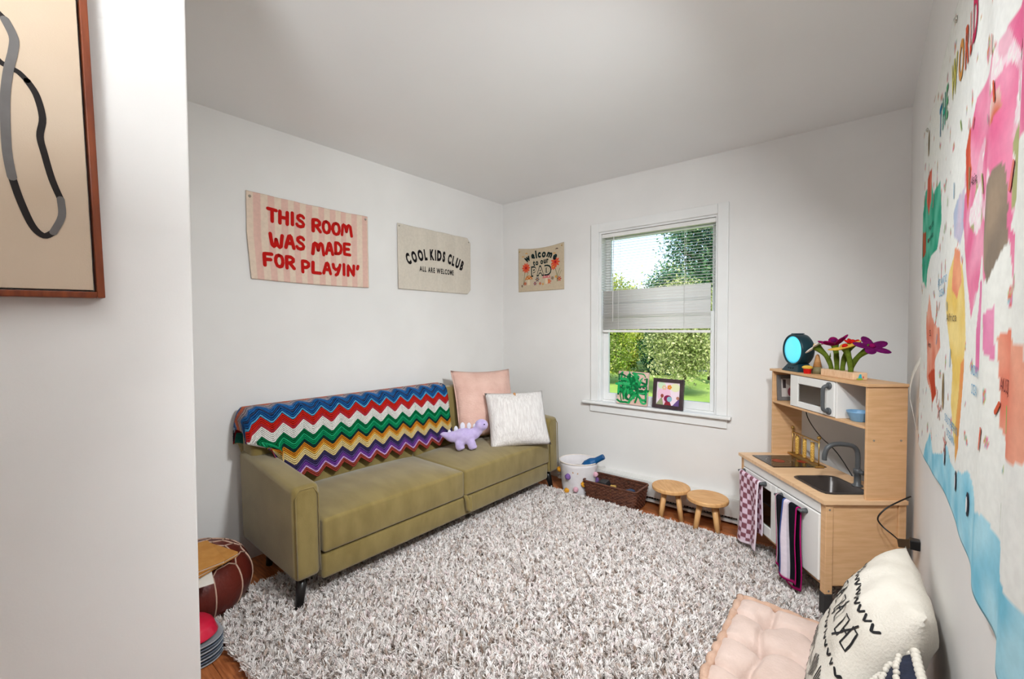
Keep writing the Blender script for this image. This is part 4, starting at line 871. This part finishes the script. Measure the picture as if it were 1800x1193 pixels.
# wicker basket
BW = thing('wicker_basket', 'dark brown rectangular wicker basket below the window', 'basket', (-1.425, 2.912, .002))
lx, ly, BH = .185, .098, .155
def bk(t, z):    # flared rounded rectangle
    k = 1+.13*z/BH; P = rrect(-lx*k, lx*k, -ly*k, ly*k, .02, 3); n = len(P); seg = [math.hypot(P[(i+1) % n][0]-P[i][0], P[(i+1) % n][1]-P[i][1]) for i in range(n)]; L = t*sum(seg)
    for i in range(n):
        if L <= seg[i]: f = L/seg[i]; q = P[(i+1) % n]; return Vector((P[i][0]+(q[0]-P[i][0])*f, P[i][1]+(q[1]-P[i][1])*f, z))
        L -= seg[i]
    return Vector((P[0][0], P[0][1], z))
g = G(); NS = 34
for j in range(13):
    z = .010+j*.0112; path = []
    for k in range(NS*2+1):
        q = bk((k/(NS*2)) % 1.0, z); r = q.to_2d().length; path.append(q*1.0+Vector((q.x, q.y, 0)).normalized()*(.0035*(1 if (k//1+j) % 2 else -1)))
    for dz in (-.0026, .0026): g.tube([p+Vector((0, 0, dz)) for p in path], .0032, 5, caps=False)
for k in range(NS):
    g.tube([bk(k/NS, 0), bk(k/NS, BH)], .0028, 5)
g.box(-lx, lx, -ly, ly, 0, .006); o = g.build('wickerwork', MT['wicker'], BW, smooth=True); o['kind'] = 'stuff'
g = G(); g.tube([bk(k/60 % 1.0, BH) for k in range(61)], .0075, 8, caps=False); g.build('rim', MT['wicker'], BW, smooth=True)
for nm, lb, c, loc, sz, rz in (('toy_block', 'yellow wooden block inside the wicker basket', lin(190,150,70), (-1.43, 2.90, .010), (.05, .018, .125), .3), ('toy_car', 'black toy car inside the wicker basket', lin(34,32,34), (-1.52, 2.93, .010), (.07, .06, .13), .1), ('toy_car', 'dark blue toy car inside the wicker basket', lin(46,66,96), (-1.31, 2.91, .010), (.05, .05, .115), -.3)):
    t = thing(nm, lb, 'toy', loc, rz); m_ = mat('toy_'+str(len(bpy.data.materials)), c, .5, tuple(x*.85 for x in c), 30)
    g = G(); g.box(-sz[0], sz[0], -sz[1], sz[1], .012, sz[2]*.6); g.hexa([Vector(p) for p in ((-sz[0]*.7,-sz[1]*.9,sz[2]*.6),(sz[0]*.6,-sz[1]*.9,sz[2]*.6),(sz[0]*.6,sz[1]*.9,sz[2]*.6),(-sz[0]*.7,sz[1]*.9,sz[2]*.6),(-sz[0]*.5,-sz[1]*.7,sz[2]),(sz[0]*.3,-sz[1]*.7,sz[2]),(sz[0]*.3,sz[1]*.7,sz[2]),(-sz[0]*.5,sz[1]*.7,sz[2]))]); g.build('body', m_, t, bevel=.004)
    if nm == 'toy_car':
        for x in (-.6, .6):
            for y in (-1, 1): q = G(); q.tube([(x*sz[0], y*sz[1]*.8, .012), (x*sz[0], y*sz[1]*1.02, .012)], .012, 12); q.build('wheel', MT['blackplastic'], t)
    else:
        q = G(); q.box(-sz[0], sz[0], -sz[1]*1.02, sz[1]*1.02, 0, .012); q.build('base', MT['tan'], t)
# pictures on the window sill
t = thing('canvas_picture', 'child painting of green swirls propped on the window sill', 'picture', (-1.385, YB+.0, WZ0+.001), rot=(math.radians(-8), 0, math.radians(-2)))
g = G(); g.box(-.122, .122, -.026, -.008, 0, .25); g.build('canvas', mat('pink_canvas', lin(226,196,180), .8, lin(214,180,164), 14), t, bevel=.002)
g = G(); Sc = lambda a, b, off=0: Vector((a, -.026-off, b)); random.seed(4)
for k in range(70):
    a, b = random.gauss(.0, .05), random.gauss(.135, .045); P = [(a, b)]; th = random.uniform(0, 2*PI)
    for _ in range(7): th += random.uniform(-.2, .55); a += .014*math.cos(th); b += .014*math.sin(th); P.append((max(-.112, min(.112, a)), max(.012, min(.238, b))))
    g.stroke(P, random.uniform(.008, .020), Sc, .0008+.00006*k, random.choice((lin(20,150,80), lin(40,170,96), lin(14,110,60), lin(60,180,110), lin(24,100,60), lin(20,130,70), lin(46,160,90))), step=.006)
for k in range(14): a, b = random.uniform(-.11, .11), random.uniform(.015, .235); g.stroke([(a, b), (a+random.uniform(-.02, .02), b+random.uniform(-.02, .02))], .008, Sc, .0007, random.choice((lin(40,150,90), lin(220,110,90), lin(60,50,60), lin(90,190,130))))
o = g.build('paint', MT['tint'], t, fixn=False); o['kind'] = 'stuff'
t = thing('framed_picture', 'pink picture in a dark frame propped on the window sill', 'picture', (-1.115, YB+.0, WZ0+.001), rot=(math.radians(-7), 0, math.radians(-4)))
g = G()
for bx in ((-.112, -.086, -.03, -.008, 0, .215), (.086, .112, -.03, -.008, 0, .215), (-.086, .086, -.03, -.008, 0, .026), (-.086, .086, -.03, -.008, .19, .215)): g.box(*bx)
g.build('frame', mat('dark_frame', lin(72,54,56), .5, lin(56,42,46), 20), t, bevel=.002)
g = G(); Sd = lambda a, b, off=0: Vector((a, -.018-off, b)); g.poly([(-.088, .02), (.088, .02), (.088, .195), (-.088, .195)], Sd, 0, lin(246,226,236))
g.disc(-.03, .10, .05, .06, Sd, .0006, 14, lin(244,200,220)); g.disc(.05, .155, .035, .03, Sd, .0006, 14, lin(236,236,190)); g.disc(-.05, .165, .03, .025, Sd, .0007, 14, lin(214,236,200))
for k in range(5): g.disc(.008+.010*math.cos(k*1.257), .155+.010*math.sin(k*1.257), .008, .008, Sd, .001, 8, lin(240,150,60))
for k in range(6): g.disc(-.03+.012*math.cos(k*1.05), .15+.012*math.sin(k*1.05), .006, .006, Sd, .001, 8, lin(240,190,150))
g.poly([(-.092, .02), (-.03, .02), (-.045, .085)], Sd, .0012, lin(160,166,128)); g.disc(-.043, .09, .012, .014, Sd, .0015, 10, lin(160,80,70))
g.poly([(.03, .02), (.09, .02), (.085, .085)], Sd, .0012, lin(110,84,140)); g.disc(.072, .082, .012, .012, Sd, .0015, 10, lin(190,130,110))
g.poly([(-.03, .02), (.03, .02), (.01, .06), (-.012, .06)], Sd, .0012, lin(150,50,60)); g.disc(.0, .072, .03, .026, Sd, .0014, 14, lin(140,40,80)); g.disc(.012, .07, .019, .019, Sd, .0018, 12, lin(150,190,206))
g.build('print', MT['tint'], t, fixn=False)

# ------------------------------------------------------------------ bottom right: floor cushion and pillows
FC_ = thing('floor_cushion', 'square blush tufted floor cushion on the rug', 'cushion', (-.135, 1.755, .03), 0)
cx0, cx1, cy0, cy1, CH = -.275, .275, -.285, .275, .115
tuft = [(-.165, -.165), (0, -.165), (.165, -.165), (-.165, 0), (0, 0), (.165, 0), (-.165, .165), (0, .165), (.165, .165)]
tuft = [(x, y) for x in (-.155, .02, .195) for y in (-.19, -.02, .15)]
def cush_top(u, v):
    x = cx0+(cx1-cx0)*u; y = cy0+(cy1-cy0)*v; e = min(1, min(u, 1-u)*9); e2 = min(1, min(v, 1-v)*9); ez = (1-(1-e)**2)*(1-(1-e2)**2)
    z = CH-.02+.034*ez**.5; dmin = 9
    for tx, ty in tuft:
        d = math.hypot(x-tx, y-ty); z -= .042*math.exp(-(d/.026)**2)+.016*math.exp(-(d/.06)**2)
    # creases joining the tufts
    for xs in sorted(set(p[0] for p in tuft)): z -= .018*math.exp(-((x-xs+.012*math.sin(y*22))/.010)**2)
    for ys in sorted(set(p[1] for p in tuft)): z -= .018*math.exp(-((y-ys+.012*math.sin(x*22))/.010)**2)
    return Vector((x, y, z+.003*mnoise.noise(Vector((x*14, y*14, 0)))))
g = G(); n = 90; g.grid(cush_top, n, n); ring = [(i, 0) for i in range(n)]+[(n, j) for j in range(n)]+[(i, n) for i in range(n, 0, -1)]+[(0, j) for j in range(n, 0, -1)]
V = []; m = len(ring)
for lv in range(6):
    for (i, j) in ring:
        q = cush_top(i/n, j/n); bul = .016*math.sin(PI*lv/5); dx = 1 if i == n else (-1 if i == 0 else 0); dy = 1 if j == n else (-1 if j == 0 else 0)
        V.append(Vector((q.x+dx*bul, q.y+dy*bul, q.z*(1-lv/5)+.002*(lv/5))))
F = []
for lv in range(5):
    for k in range(m): F.append((lv*m+k, lv*m+(k+1) % m, (lv+1)*m+(k+1) % m, (lv+1)*m+k))
F.append(tuple(5*m+k for k in range(m))); g.add(V, F); g.build('cover', MT['blush'], FC_, smooth=True)
for tx, ty in tuft:
    q = G(); z = cush_top((tx-cx0)/(cx1-cx0), (ty-cy0)/(cy1-cy0)).z; q.ell((tx, ty, z+.002), (.008, .008, .004), nu=10, nv=6); q.build('tuft', MT['blushroll'], FC_, smooth=True)
# the stitched roll around the top edge, pinched in short sections
for P, Q in (((cx0, cy0), (cx0, cy1)), ((cx0, cy1), (cx1, cy1)), ((cx1, cy1), (cx1, cy0)), ((cx1, cy0), (cx0, cy0))):
    L_ = math.hypot(Q[0]-P[0], Q[1]-P[1]); N_ = 60; path = []; R_ = []
    for k in range(N_+1):
        f_ = k/N_; path.append((P[0]+(Q[0]-P[0])*f_+.002*math.sin(k*.9), P[1]+(Q[1]-P[1])*f_+.002*math.cos(k*.7), CH-.012+.004*math.sin(f_*9))); R_.append(.0165-.0055*abs(math.cos(f_*L_/.075*PI))**5)
    g = G(); g.tube(path, R_, 10); g.build('edge_roll', MT['blushroll'], FC_, smooth=True)
# cream pillow with black embroidery, leaning on the right wall
T1, T2, B1 = Vector((.088, 1.95, .535)), Vector((.094, 1.39, .605)), Vector((-.085, 1.79, .165))
B2 = B1+(T2-T1); cen = (T1+T2+B1+B2)/4
cp, csf = pillow('embroidered_pillow', 'cream pillow with black embroidery leaning on the right wall', 'pillow', (T2-T1).length*1.06, (T1-B1).length*1.10, .19, (cen, T2-T1, T1-B1), 'cream', n=30, wr=.007, pinch=.05, seed=14, p=2.8)
g = G()
def emb(P, w=.009): g.stroke(P, w*1.25, csf, .0016, step=.02)
def chevline(x0, z0, x1, z1, n, s=.028):
    for k in range(n):
        f_ = (k+.5)/n; x = x0+(x1-x0)*f_; z = z0+(z1-z0)*f_; emb([(x-s*.75, z+s*.9), (x-s*.1, z)], .012); emb([(x+s*.2, z+s*.05), (x+s*.75, z+s*.95)], .009)
chevline(.05, .80, .97, .76, 15); chevline(.05, .47, .97, .44, 15, .022); chevline(.05, .14, .97, .12, 13)
def rect(x, z, w, h): emb([(x, z), (x+w, z), (x+w, z+h), (x, z+h), (x, z)], .008)
for k in range(4):
    x = .07+k*.23; rect(x, .57, .05, .12); rect(x+.10, .57, .05, .12); emb([(x+.05, .63), (x+.10, .63)], .008); emb([(x+.02, .545), (x+.13, .72)], .009)
for k in range(3):
    x = .12+k*.29
    for j in range(7): emb([(x+j*.016, .20+.012*j), (x+j*.016, .37-.01*abs(3-j))], .006); 
    for j in range(7): emb([(x+.13+j*.016, .37-.012*j), (x+.13+j*.016, .22)], .006)
g.build('embroidery', MT['black'], cp, fixn=False)
# navy pillow with white pompom loops nearest the camera
np_, nsf = pillow('tufted_pillow', 'navy and white looped pillow at the lower right edge', 'pillow', .46, .46, .15, ((.015, 1.085, .36), (.10, -.98, .05), (.42, .06, .90)), 'navy', n=24, wr=.005, seed=21)
g = G(); random.seed(5)
for j in range(15):
    for k in range(26):
        if (j//2) % 3 == 2: continue
        q = nsf(.05+.9*k/25, .06+.063*j, .003); g.ell(q+Vector((random.uniform(-.003, .003), 0, random.uniform(-.003, .003))), (.0075, .0065, .0075), nu=7, nv=5)
o = g.build('loops', MT['cream'], np_, smooth=True); o['kind'] = 'stuff'
g = G()
for k in range(30): q = nsf(k/29, 1.0, 0); g.ell(q, (.010, .010, .010), nu=7, nv=5)
for k in range(30): q = nsf(0, k/29, 0); g.ell(q, (.010, .010, .010), nu=7, nv=5)
o = g.build('fringe', MT['cream'], np_, smooth=True); o['kind'] = 'stuff'

# ------------------------------------------------------------------ bottom left: pouf, notebooks, dishes
PF = thing('leather_pouf', 'round maroon leather pouf with cream stitching beside the sofa', 'pouf', (-2.385, .578, .002))
ph = [(.10, 0), (.17, .008), (.215, .04), (.238, .10), (.236, .16), (.21, .215), (.165, .25), (.10, .272), (.04, .28), (.001, .281)]
php = spl(ph, 4)
def pf_r(s):
    i = min(int(s*(len(php)-1)), len(php)-2); f_ = s*(len(php)-1)-i; return tuple(php[i][j]*(1-f_)+php[i+1][j]*f_ for j in (0, 1))
def pfs(a, s, off=0):
    r, z = pf_r(max(0, min(1, s))); dn = 1+.012*math.cos(a*12)*(1-s); return Vector(((r*dn+off*.8)*math.cos(a), (r*dn+off*.8)*math.sin(a), z+off*(1 if s > .5 else .3)))
g = G(); g.grid(lambda u, v: pfs(u*2*PI, v), 72, 40); 
o = g.build('body', MT['leather'], PF, smooth=True)
g = G(); NSG = 12
def seam(pts, r=.0034): g.tube([pfs(a, s, .002) for a, s in pts], r, 6)
for k in range(NSG):
    a = 2*PI*k/NSG+.12; w = PI/NSG
    seam([(a, .12+.048*i) for i in range(10)])
    for sg in (-1, 1):
        seam([(a, .555), (a+sg*w*.45, .60), (a+sg*w, .60)]); 
    a2 = a+w; seam([(a2, .60), (a2, .665)]); seam([(a2, .665), (a2-w*.6, .71), (a2-w*1.0, .73)]); seam([(a2, .665), (a2+w*.6, .71), (a2+w, .73)])
    seam([(a, .73), (a, .80)]); seam([(a, .80), (a+w, .84), (a+2*w, .80)]); seam([(a+w, .84), (a+w, .97)])
g.build('stitching', MT['stitch'], PF, smooth=True)
def notebook(label, loc, rot, w, h, th, group='notebooks on the pouf'):
    t = thing('notebook', label, 'notebook', loc, rot=rot, group=group)
    for z in (0, th-.003):
        g = G(); P = rrect(-w/2, w/2, -h/2, h/2, .012, 4); n = len(P); g.add([Vector((x, y, z)) for x, y in P]+[Vector((x, y, z+.003)) for x, y in P], [tuple(range(n-1, -1, -1)), tuple(range(n, 2*n))]+[(i, (i+1) % n, n+(i+1) % n, n+i) for i in range(n)]); g.build('cover', MT['notebook'], t)
    g = G(); g.box(-w/2+.004, w/2-.005, -h/2+.005, h/2-.005, .003, th-.003); g.build('pages', MT['paper'], t)
    return t
n1 = notebook('tan notebook lying lower on the pouf', (-2.215, .548, .284), (math.radians(0), math.radians(7), math.radians(24)), .20, .26, .014)
n2 = notebook('tan notebook with teal ribbon lying on top', (-2.205, .500, .303), (math.radians(0), math.radians(9), math.radians(4)), .20, .26, .014)
g = G(); g.grid(lambda u, v: Vector((.10+.035*u, -.06+.012*v-.01*u, .006-.012*u)), 4, 1); g.build('ribbon', MT['ribbon'], n2, solid=.001)
t = thing('paper_card', 'white card poking out under the notebooks', 'card', (-2.15, .49, .262), rot=(0, math.radians(12), math.radians(-10))); g = G(); g.box(-.075, .075, -.10, .10, 0, .004); g.build('card', MT['paper'], t, bevel=.001)
dc = (-2.035, .462)
for k in range(7):
    z = .001+k*.0125; m_ = 'slateplate' if k % 2 else 'greyplate'
    t = thing('toy_plate', ['lowest', 'second lowest', 'third from the bottom', 'middle', 'third from the top', 'second from the top', 'topmost'][k]+(' slate' if k % 2 else ' grey')+' toy plate of the stack under the red bowl', 'plate', (*dc, z), 0, 'stacked toy plates')
    g = G(); P = rrect(-.105, .105, -.125, .125, .08, 8); n = len(P); lv = [(.86, 0), (.97, .004), (1.0, .0095), (.985, .0105), (.95, .0065), (.5, .005)]
    V = [Vector((x*s, y*s, zz)) for s, zz in lv for x, y in P]; F = [(j*n+i, j*n+(i+1) % n, (j+1)*n+(i+1) % n, (j+1)*n+i) for j in range(len(lv)-1) for i in range(n)]+[tuple(range(n-1, -1, -1)), tuple((len(lv)-1)*n+i for i in range(n))]
    g.add(V, F); g.build('dish', MT[m_], t, smooth=True)
t = thing('toy_bowl', 'red toy bowl upside down on the plate stack', 'bowl', (*dc, .094)); g = G(); P = rrect(-.088, .088, -.108, .108, .075, 8); n = len(P)
lv = [(1.0, .0), (1.03, .003), (1.0, .008), (.93, .032), (.80, .046), (.5, .052), (.2, .053)]
g.add([Vector((x*s, y*s, zz)) for s, zz in lv for x, y in P], [(j*n+i, j*n+(i+1) % n, (j+1)*n+(i+1) % n, (j+1)*n+i) for j in range(len(lv)-1) for i in range(n)]+[tuple((len(lv)-1)*n+i for i in range(n))]); g.build('body', MT['redbowl'], t, smooth=True)

# ------------------------------------------------------------------ shag rug
RX0, RX1, RY0, RY1 = -2.32, .12, .60, 2.79
rug = G(); rug.box(RX0, RX1, RY0, RY1, .002, .012); RUG = tag(rug.build('shag_rug', MT['rugbase'], bevel=.003), 'cream and taupe shag rug covering most of the floor', 'rug')
def rug_pile(N):
    """tufts of yarn: every tuft is a small sheaf of strands that lean its own way and splay at the tip"""
    tx = RNG.uniform(RX0, RX1, N); ty = RNG.uniform(RY0, RY1, N); ne = N//40
    tx = np.concatenate([tx, RNG.uniform(RX0, RX1, 2*ne)]); ty = np.concatenate([ty, np.full(ne, RY0)+RNG.normal(0, .006, ne), np.full(ne, RY1)+RNG.normal(0, .006, ne)])
    keep = ~((tx > -.40) & (tx < .125) & (ty > 1.49) & (ty < 2.01)); keep &= ~((tx > -1.84) & (tx < -1.64) & (ty > 2.82)); keep &= ~((tx+2.385)**2+(ty-.578)**2 < .22**2)
    tx, ty = tx[keep], ty[keep]; m = len(tx); K = 6
    tang = RNG.uniform(0, 2*PI, m)+.8*np.sin(tx*5)*np.cos(ty*6); tl_ = np.clip(RNG.normal(.013, .006, m), 0, .03); th = np.clip(RNG.normal(.031, .004, m), .018, .044)
    ti = np.repeat(np.arange(m), K); n = len(ti); sa = RNG.uniform(0, 2*PI, n); sp = RNG.uniform(.001, .009, n)
    x = tx[ti]+np.cos(sa)*.0025; y = ty[ti]+np.sin(sa)*.0025; ex = tx[ti]+np.cos(tang[ti])*tl_[ti]+np.cos(sa)*sp; ey = ty[ti]+np.sin(tang[ti])*tl_[ti]+np.sin(sa)*sp
    h = th[ti]*RNG.uniform(.82, 1.08, n); pa = RNG.uniform(0, PI, n); wx, wy = np.cos(pa), np.sin(pa); w = RNG.uniform(.0011, .0019, n)
    V = np.zeros((n, 6, 3), np.float32)
    for k, (f, hz, ww) in enumerate([(0, 0, .9), (.25, .62, 1.15), (1.0, 1.0, .8)]):
        px, py = x+(ex-x)*f, y+(ey-y)*f; pz = .010+h*hz
        V[:, 2*k, 0] = px-wx*w*ww; V[:, 2*k, 1] = py-wy*w*ww; V[:, 2*k, 2] = pz; V[:, 2*k+1, 0] = px+wx*w*ww; V[:, 2*k+1, 1] = py+wy*w*ww; V[:, 2*k+1, 2] = pz
    b = (np.arange(n)*6)[:, None]; quads = np.concatenate([b+np.array([[0, 1, 3, 2]]), b+np.array([[2, 3, 5, 4]])], 1).reshape(-1)
    me = bpy.data.meshes.new('pile'); me.vertices.add(n*6); me.vertices.foreach_set('co', V.ravel()); me.loops.add(len(quads)); me.loops.foreach_set('vertex_index', quads.astype(np.int32))
    nq = n*2; me.polygons.add(nq); me.polygons.foreach_set('loop_start', np.arange(nq, dtype=np.int32)*4); me.update(calc_edges=True)
    pal = np.array([lin(246,240,236), lin(240,232,228), lin(228,216,209), lin(198,178,166), lin(150,128,114), lin(242,226,224)]); pick = RNG.choice(6, m, p=[.36, .26, .16, .09, .04, .09])
    c = pal[pick][ti]*RNG.uniform(.93, 1.04, n)[:, None]; C = np.ones((n, 6, 4), np.float32); C[:, :, :3] = np.clip(c, 0, 1)[:, None, :]
    ca = me.color_attributes.new('tint', 'FLOAT_COLOR', 'POINT'); ca.data.foreach_set('color', C.ravel()); me.materials.append(MT['pile'])
    o = bpy.data.objects.new('pile', me); COL.objects.link(o); o.parent = RUG; o['kind'] = 'stuff'; return o
rug_pile(60000)

# ------------------------------------------------------------------ the garden outside the window
GZ = -.55
g = G(); g.grid(lambda u, v: Vector((-45+75*u, YB+.4+60*v, GZ+.15*mnoise.noise(Vector((u*9, v*9, 0))))), 40, 40); o = g.build('lawn', MT['grass'], smooth=True); tag(o, 'sunlit green lawn outside the window', 'lawn', kind='stuff')
def tree(name, label, cat, loc, rx, ry, z0, z1, nclump, nleaf, ls, pal, seed, trunk=.12, group='trees and shrubs beyond the lawn'):
    R_ = np.random.default_rng(seed); t = thing(name, label, cat, (loc[0], loc[1], GZ), 0, group)
    g = G(); g.tube(spl([(0, 0, .09), (.05, 0, (z1-z0)*.2+.2), (-.06, .05, z0+(z1-z0)*.5), (.05, 0, z0+(z1-z0)*.85)], 4), [trunk*(1-.8*i/12) for i in range(13)], 8)
    for k in range(5):
        a = R_.uniform(0, 2*PI); zb = z0+(z1-z0)*R_.uniform(.15, .6); g.tube([(0, 0, zb), (rx*.4*math.cos(a), ry*.4*math.sin(a), zb+.4), (rx*.75*math.cos(a), ry*.75*math.sin(a), zb+.7)], [trunk*.45, trunk*.3, trunk*.1], 6)
    g.build('trunk', MT['bark'], t, smooth=True)
    ph_ = np.arccos(R_.uniform(-1, 1, nclump)); th = R_.uniform(0, 2*PI, nclump); rad = R_.uniform(.55, 1.0, nclump)
    cc = np.stack([rx*rad*np.sin(ph_)*np.cos(th), ry*rad*np.sin(ph_)*np.sin(th), (z0+z1)/2+(z1-z0)/2*rad*np.cos(ph_)], 1)
    n = nclump*nleaf; idx = np.repeat(np.arange(nclump), nleaf); sp = min(rx, (z1-z0)/2)*.30
    P = cc[idx]+R_.normal(0, sp*.6, (n, 3)); P[:, 2] = np.maximum(P[:, 2], .05)
    a = R_.normal(size=(n, 3)); a /= np.linalg.norm(a, axis=1)[:, None]; b = R_.normal(size=(n, 3)); b -= a*(a*b).sum(1)[:, None]; b /= np.linalg.norm(b, axis=1)[:, None]
    s = ls*R_.uniform(.6, 1.3, n)[:, None]; V = np.stack([P-a*s, P+b*s*.45, P+a*s, P-b*s*.45], 1).astype(np.float32)
    me = bpy.data.meshes.new('foliage'); me.vertices.add(n*4); me.vertices.foreach_set('co', V.ravel()); me.loops.add(n*4); me.loops.foreach_set('vertex_index', np.arange(n*4, dtype=np.int32)); me.polygons.add(n); me.polygons.foreach_set('loop_start', np.arange(n, dtype=np.int32)*4); me.update(calc_edges=True)
    pal_ = np.array([lin(*q) for q in pal]); cp_ = R_.choice(len(pal), nclump)[idx]; mixp = R_.choice(len(pal), n); use = np.where(R_.random(n) < .7, cp_, mixp)
    C = np.ones((n, 4, 4), np.float32); C[:, :, :3] = np.clip(pal_[use]*R_.uniform(.8, 1.15, n)[:, None], 0, 1)[:, None, :]; ca = me.color_attributes.new('tint', 'FLOAT_COLOR', 'POINT'); ca.data.foreach_set('color', C.ravel())
    me.materials.append(MT['leaf']); o = bpy.data.objects.new('foliage', me); COL.objects.link(o); o.parent = t; o['kind'] = 'stuff'; return t
YG = [(176,190,70), (150,172,60), (196,200,96), (120,150,56)]; DG = [(60,104,64), (46,88,60), (80,124,70), (40,76,60)]; BG = [(96,140,110), (120,160,120), (70,112,90), (150,180,130)]; OG = [(150,164,96), (176,184,120), (120,136,76), (200,200,150)]
tree('garden_tree', 'tall blue-green tree filling the right of the window', 'tree', (-3.95, 15.2), 1.45, 1.2, 2.6, 9.5, 150, 230, .062, BG+DG, 1, .20)
tree('garden_tree', 'dark green tree in the middle of the garden', 'tree', (-6.9, 19.5), 1.5, 1.1, .3, 4.6, 90, 210, .07, DG+BG, 2, .16)
tree('garden_tree', 'yellow-green tree in the sun at the left', 'tree', (-9.6, 19.5), 1.5, 1.1, .2, 4.3, 90, 210, .07, YG, 3, .14)
tree('garden_tree', 'thin tree rising at the left edge of the window', 'tree', (-8.95, 16.4), .5, .5, 3.4, 5.6, 26, 120, .06, YG+BG, 4, .08)
tree('garden_shrub', 'pale olive shrub at the lower left of the window', 'shrub', (-6.75, 13.2), .95, .75, .25, 2.35, 80, 210, .045, OG+YG, 5, .06)
tree('garden_shrub', 'pale olive shrub at the lower right of the window', 'shrub', (-4.0, 12.3), 1.05, .8, .35, 3.0, 110, 210, .045, OG, 6, .05)
tree('garden_tree', 'bright green tree behind the dark one', 'tree', (-7.6, 23.5), 2.2, 1.4, .2, 5.2, 90, 200, .085, YG+DG, 7, .18)
tree('garden_shrub', 'dark leafy shrub in the shade at the back', 'shrub', (-6.05, 16.4), .75, .7, .05, 2.1, 60, 200, .06, DG, 8, .06)
tree('garden_shrub', 'sunny green shrub in the middle distance', 'shrub', (-7.7, 16.6), .75, .7, .05, 2.7, 70, 200, .055, YG, 9, .06)
tree('garden_tree', 'broad dark tree far at the right', 'tree', (-4.0, 23.0), 2.0, 1.4, .2, 5.6, 90, 200, .085, DG+BG, 10, .18)
SH = thing('garden_shed', 'small blue-grey shed behind the shrubs', 'shed', (-4.6, 18.9, GZ), .1)
g = G(); g.box(-1.3, 1.3, -.8, .8, 0, 1.9); g.build('wall', MT['shed'], SH); g = G(); g.add([Vector(p) for p in ((-1.45,-1,1.85),(1.45,-1,1.85),(1.45,1,1.85),(-1.45,1,1.85),(-1.45,0,2.6),(1.45,0,2.6))], [(0,1,5,4),(2,3,4,5),(0,4,3),(1,2,5),(3,2,1,0)]); g.build('roof', MT['darkleg'], SH)
g = G(); g.box(-.4, .4, -.83, -.8, .02, 1.7); g.build('door', MT['greyplate'], SH, bevel=.01)
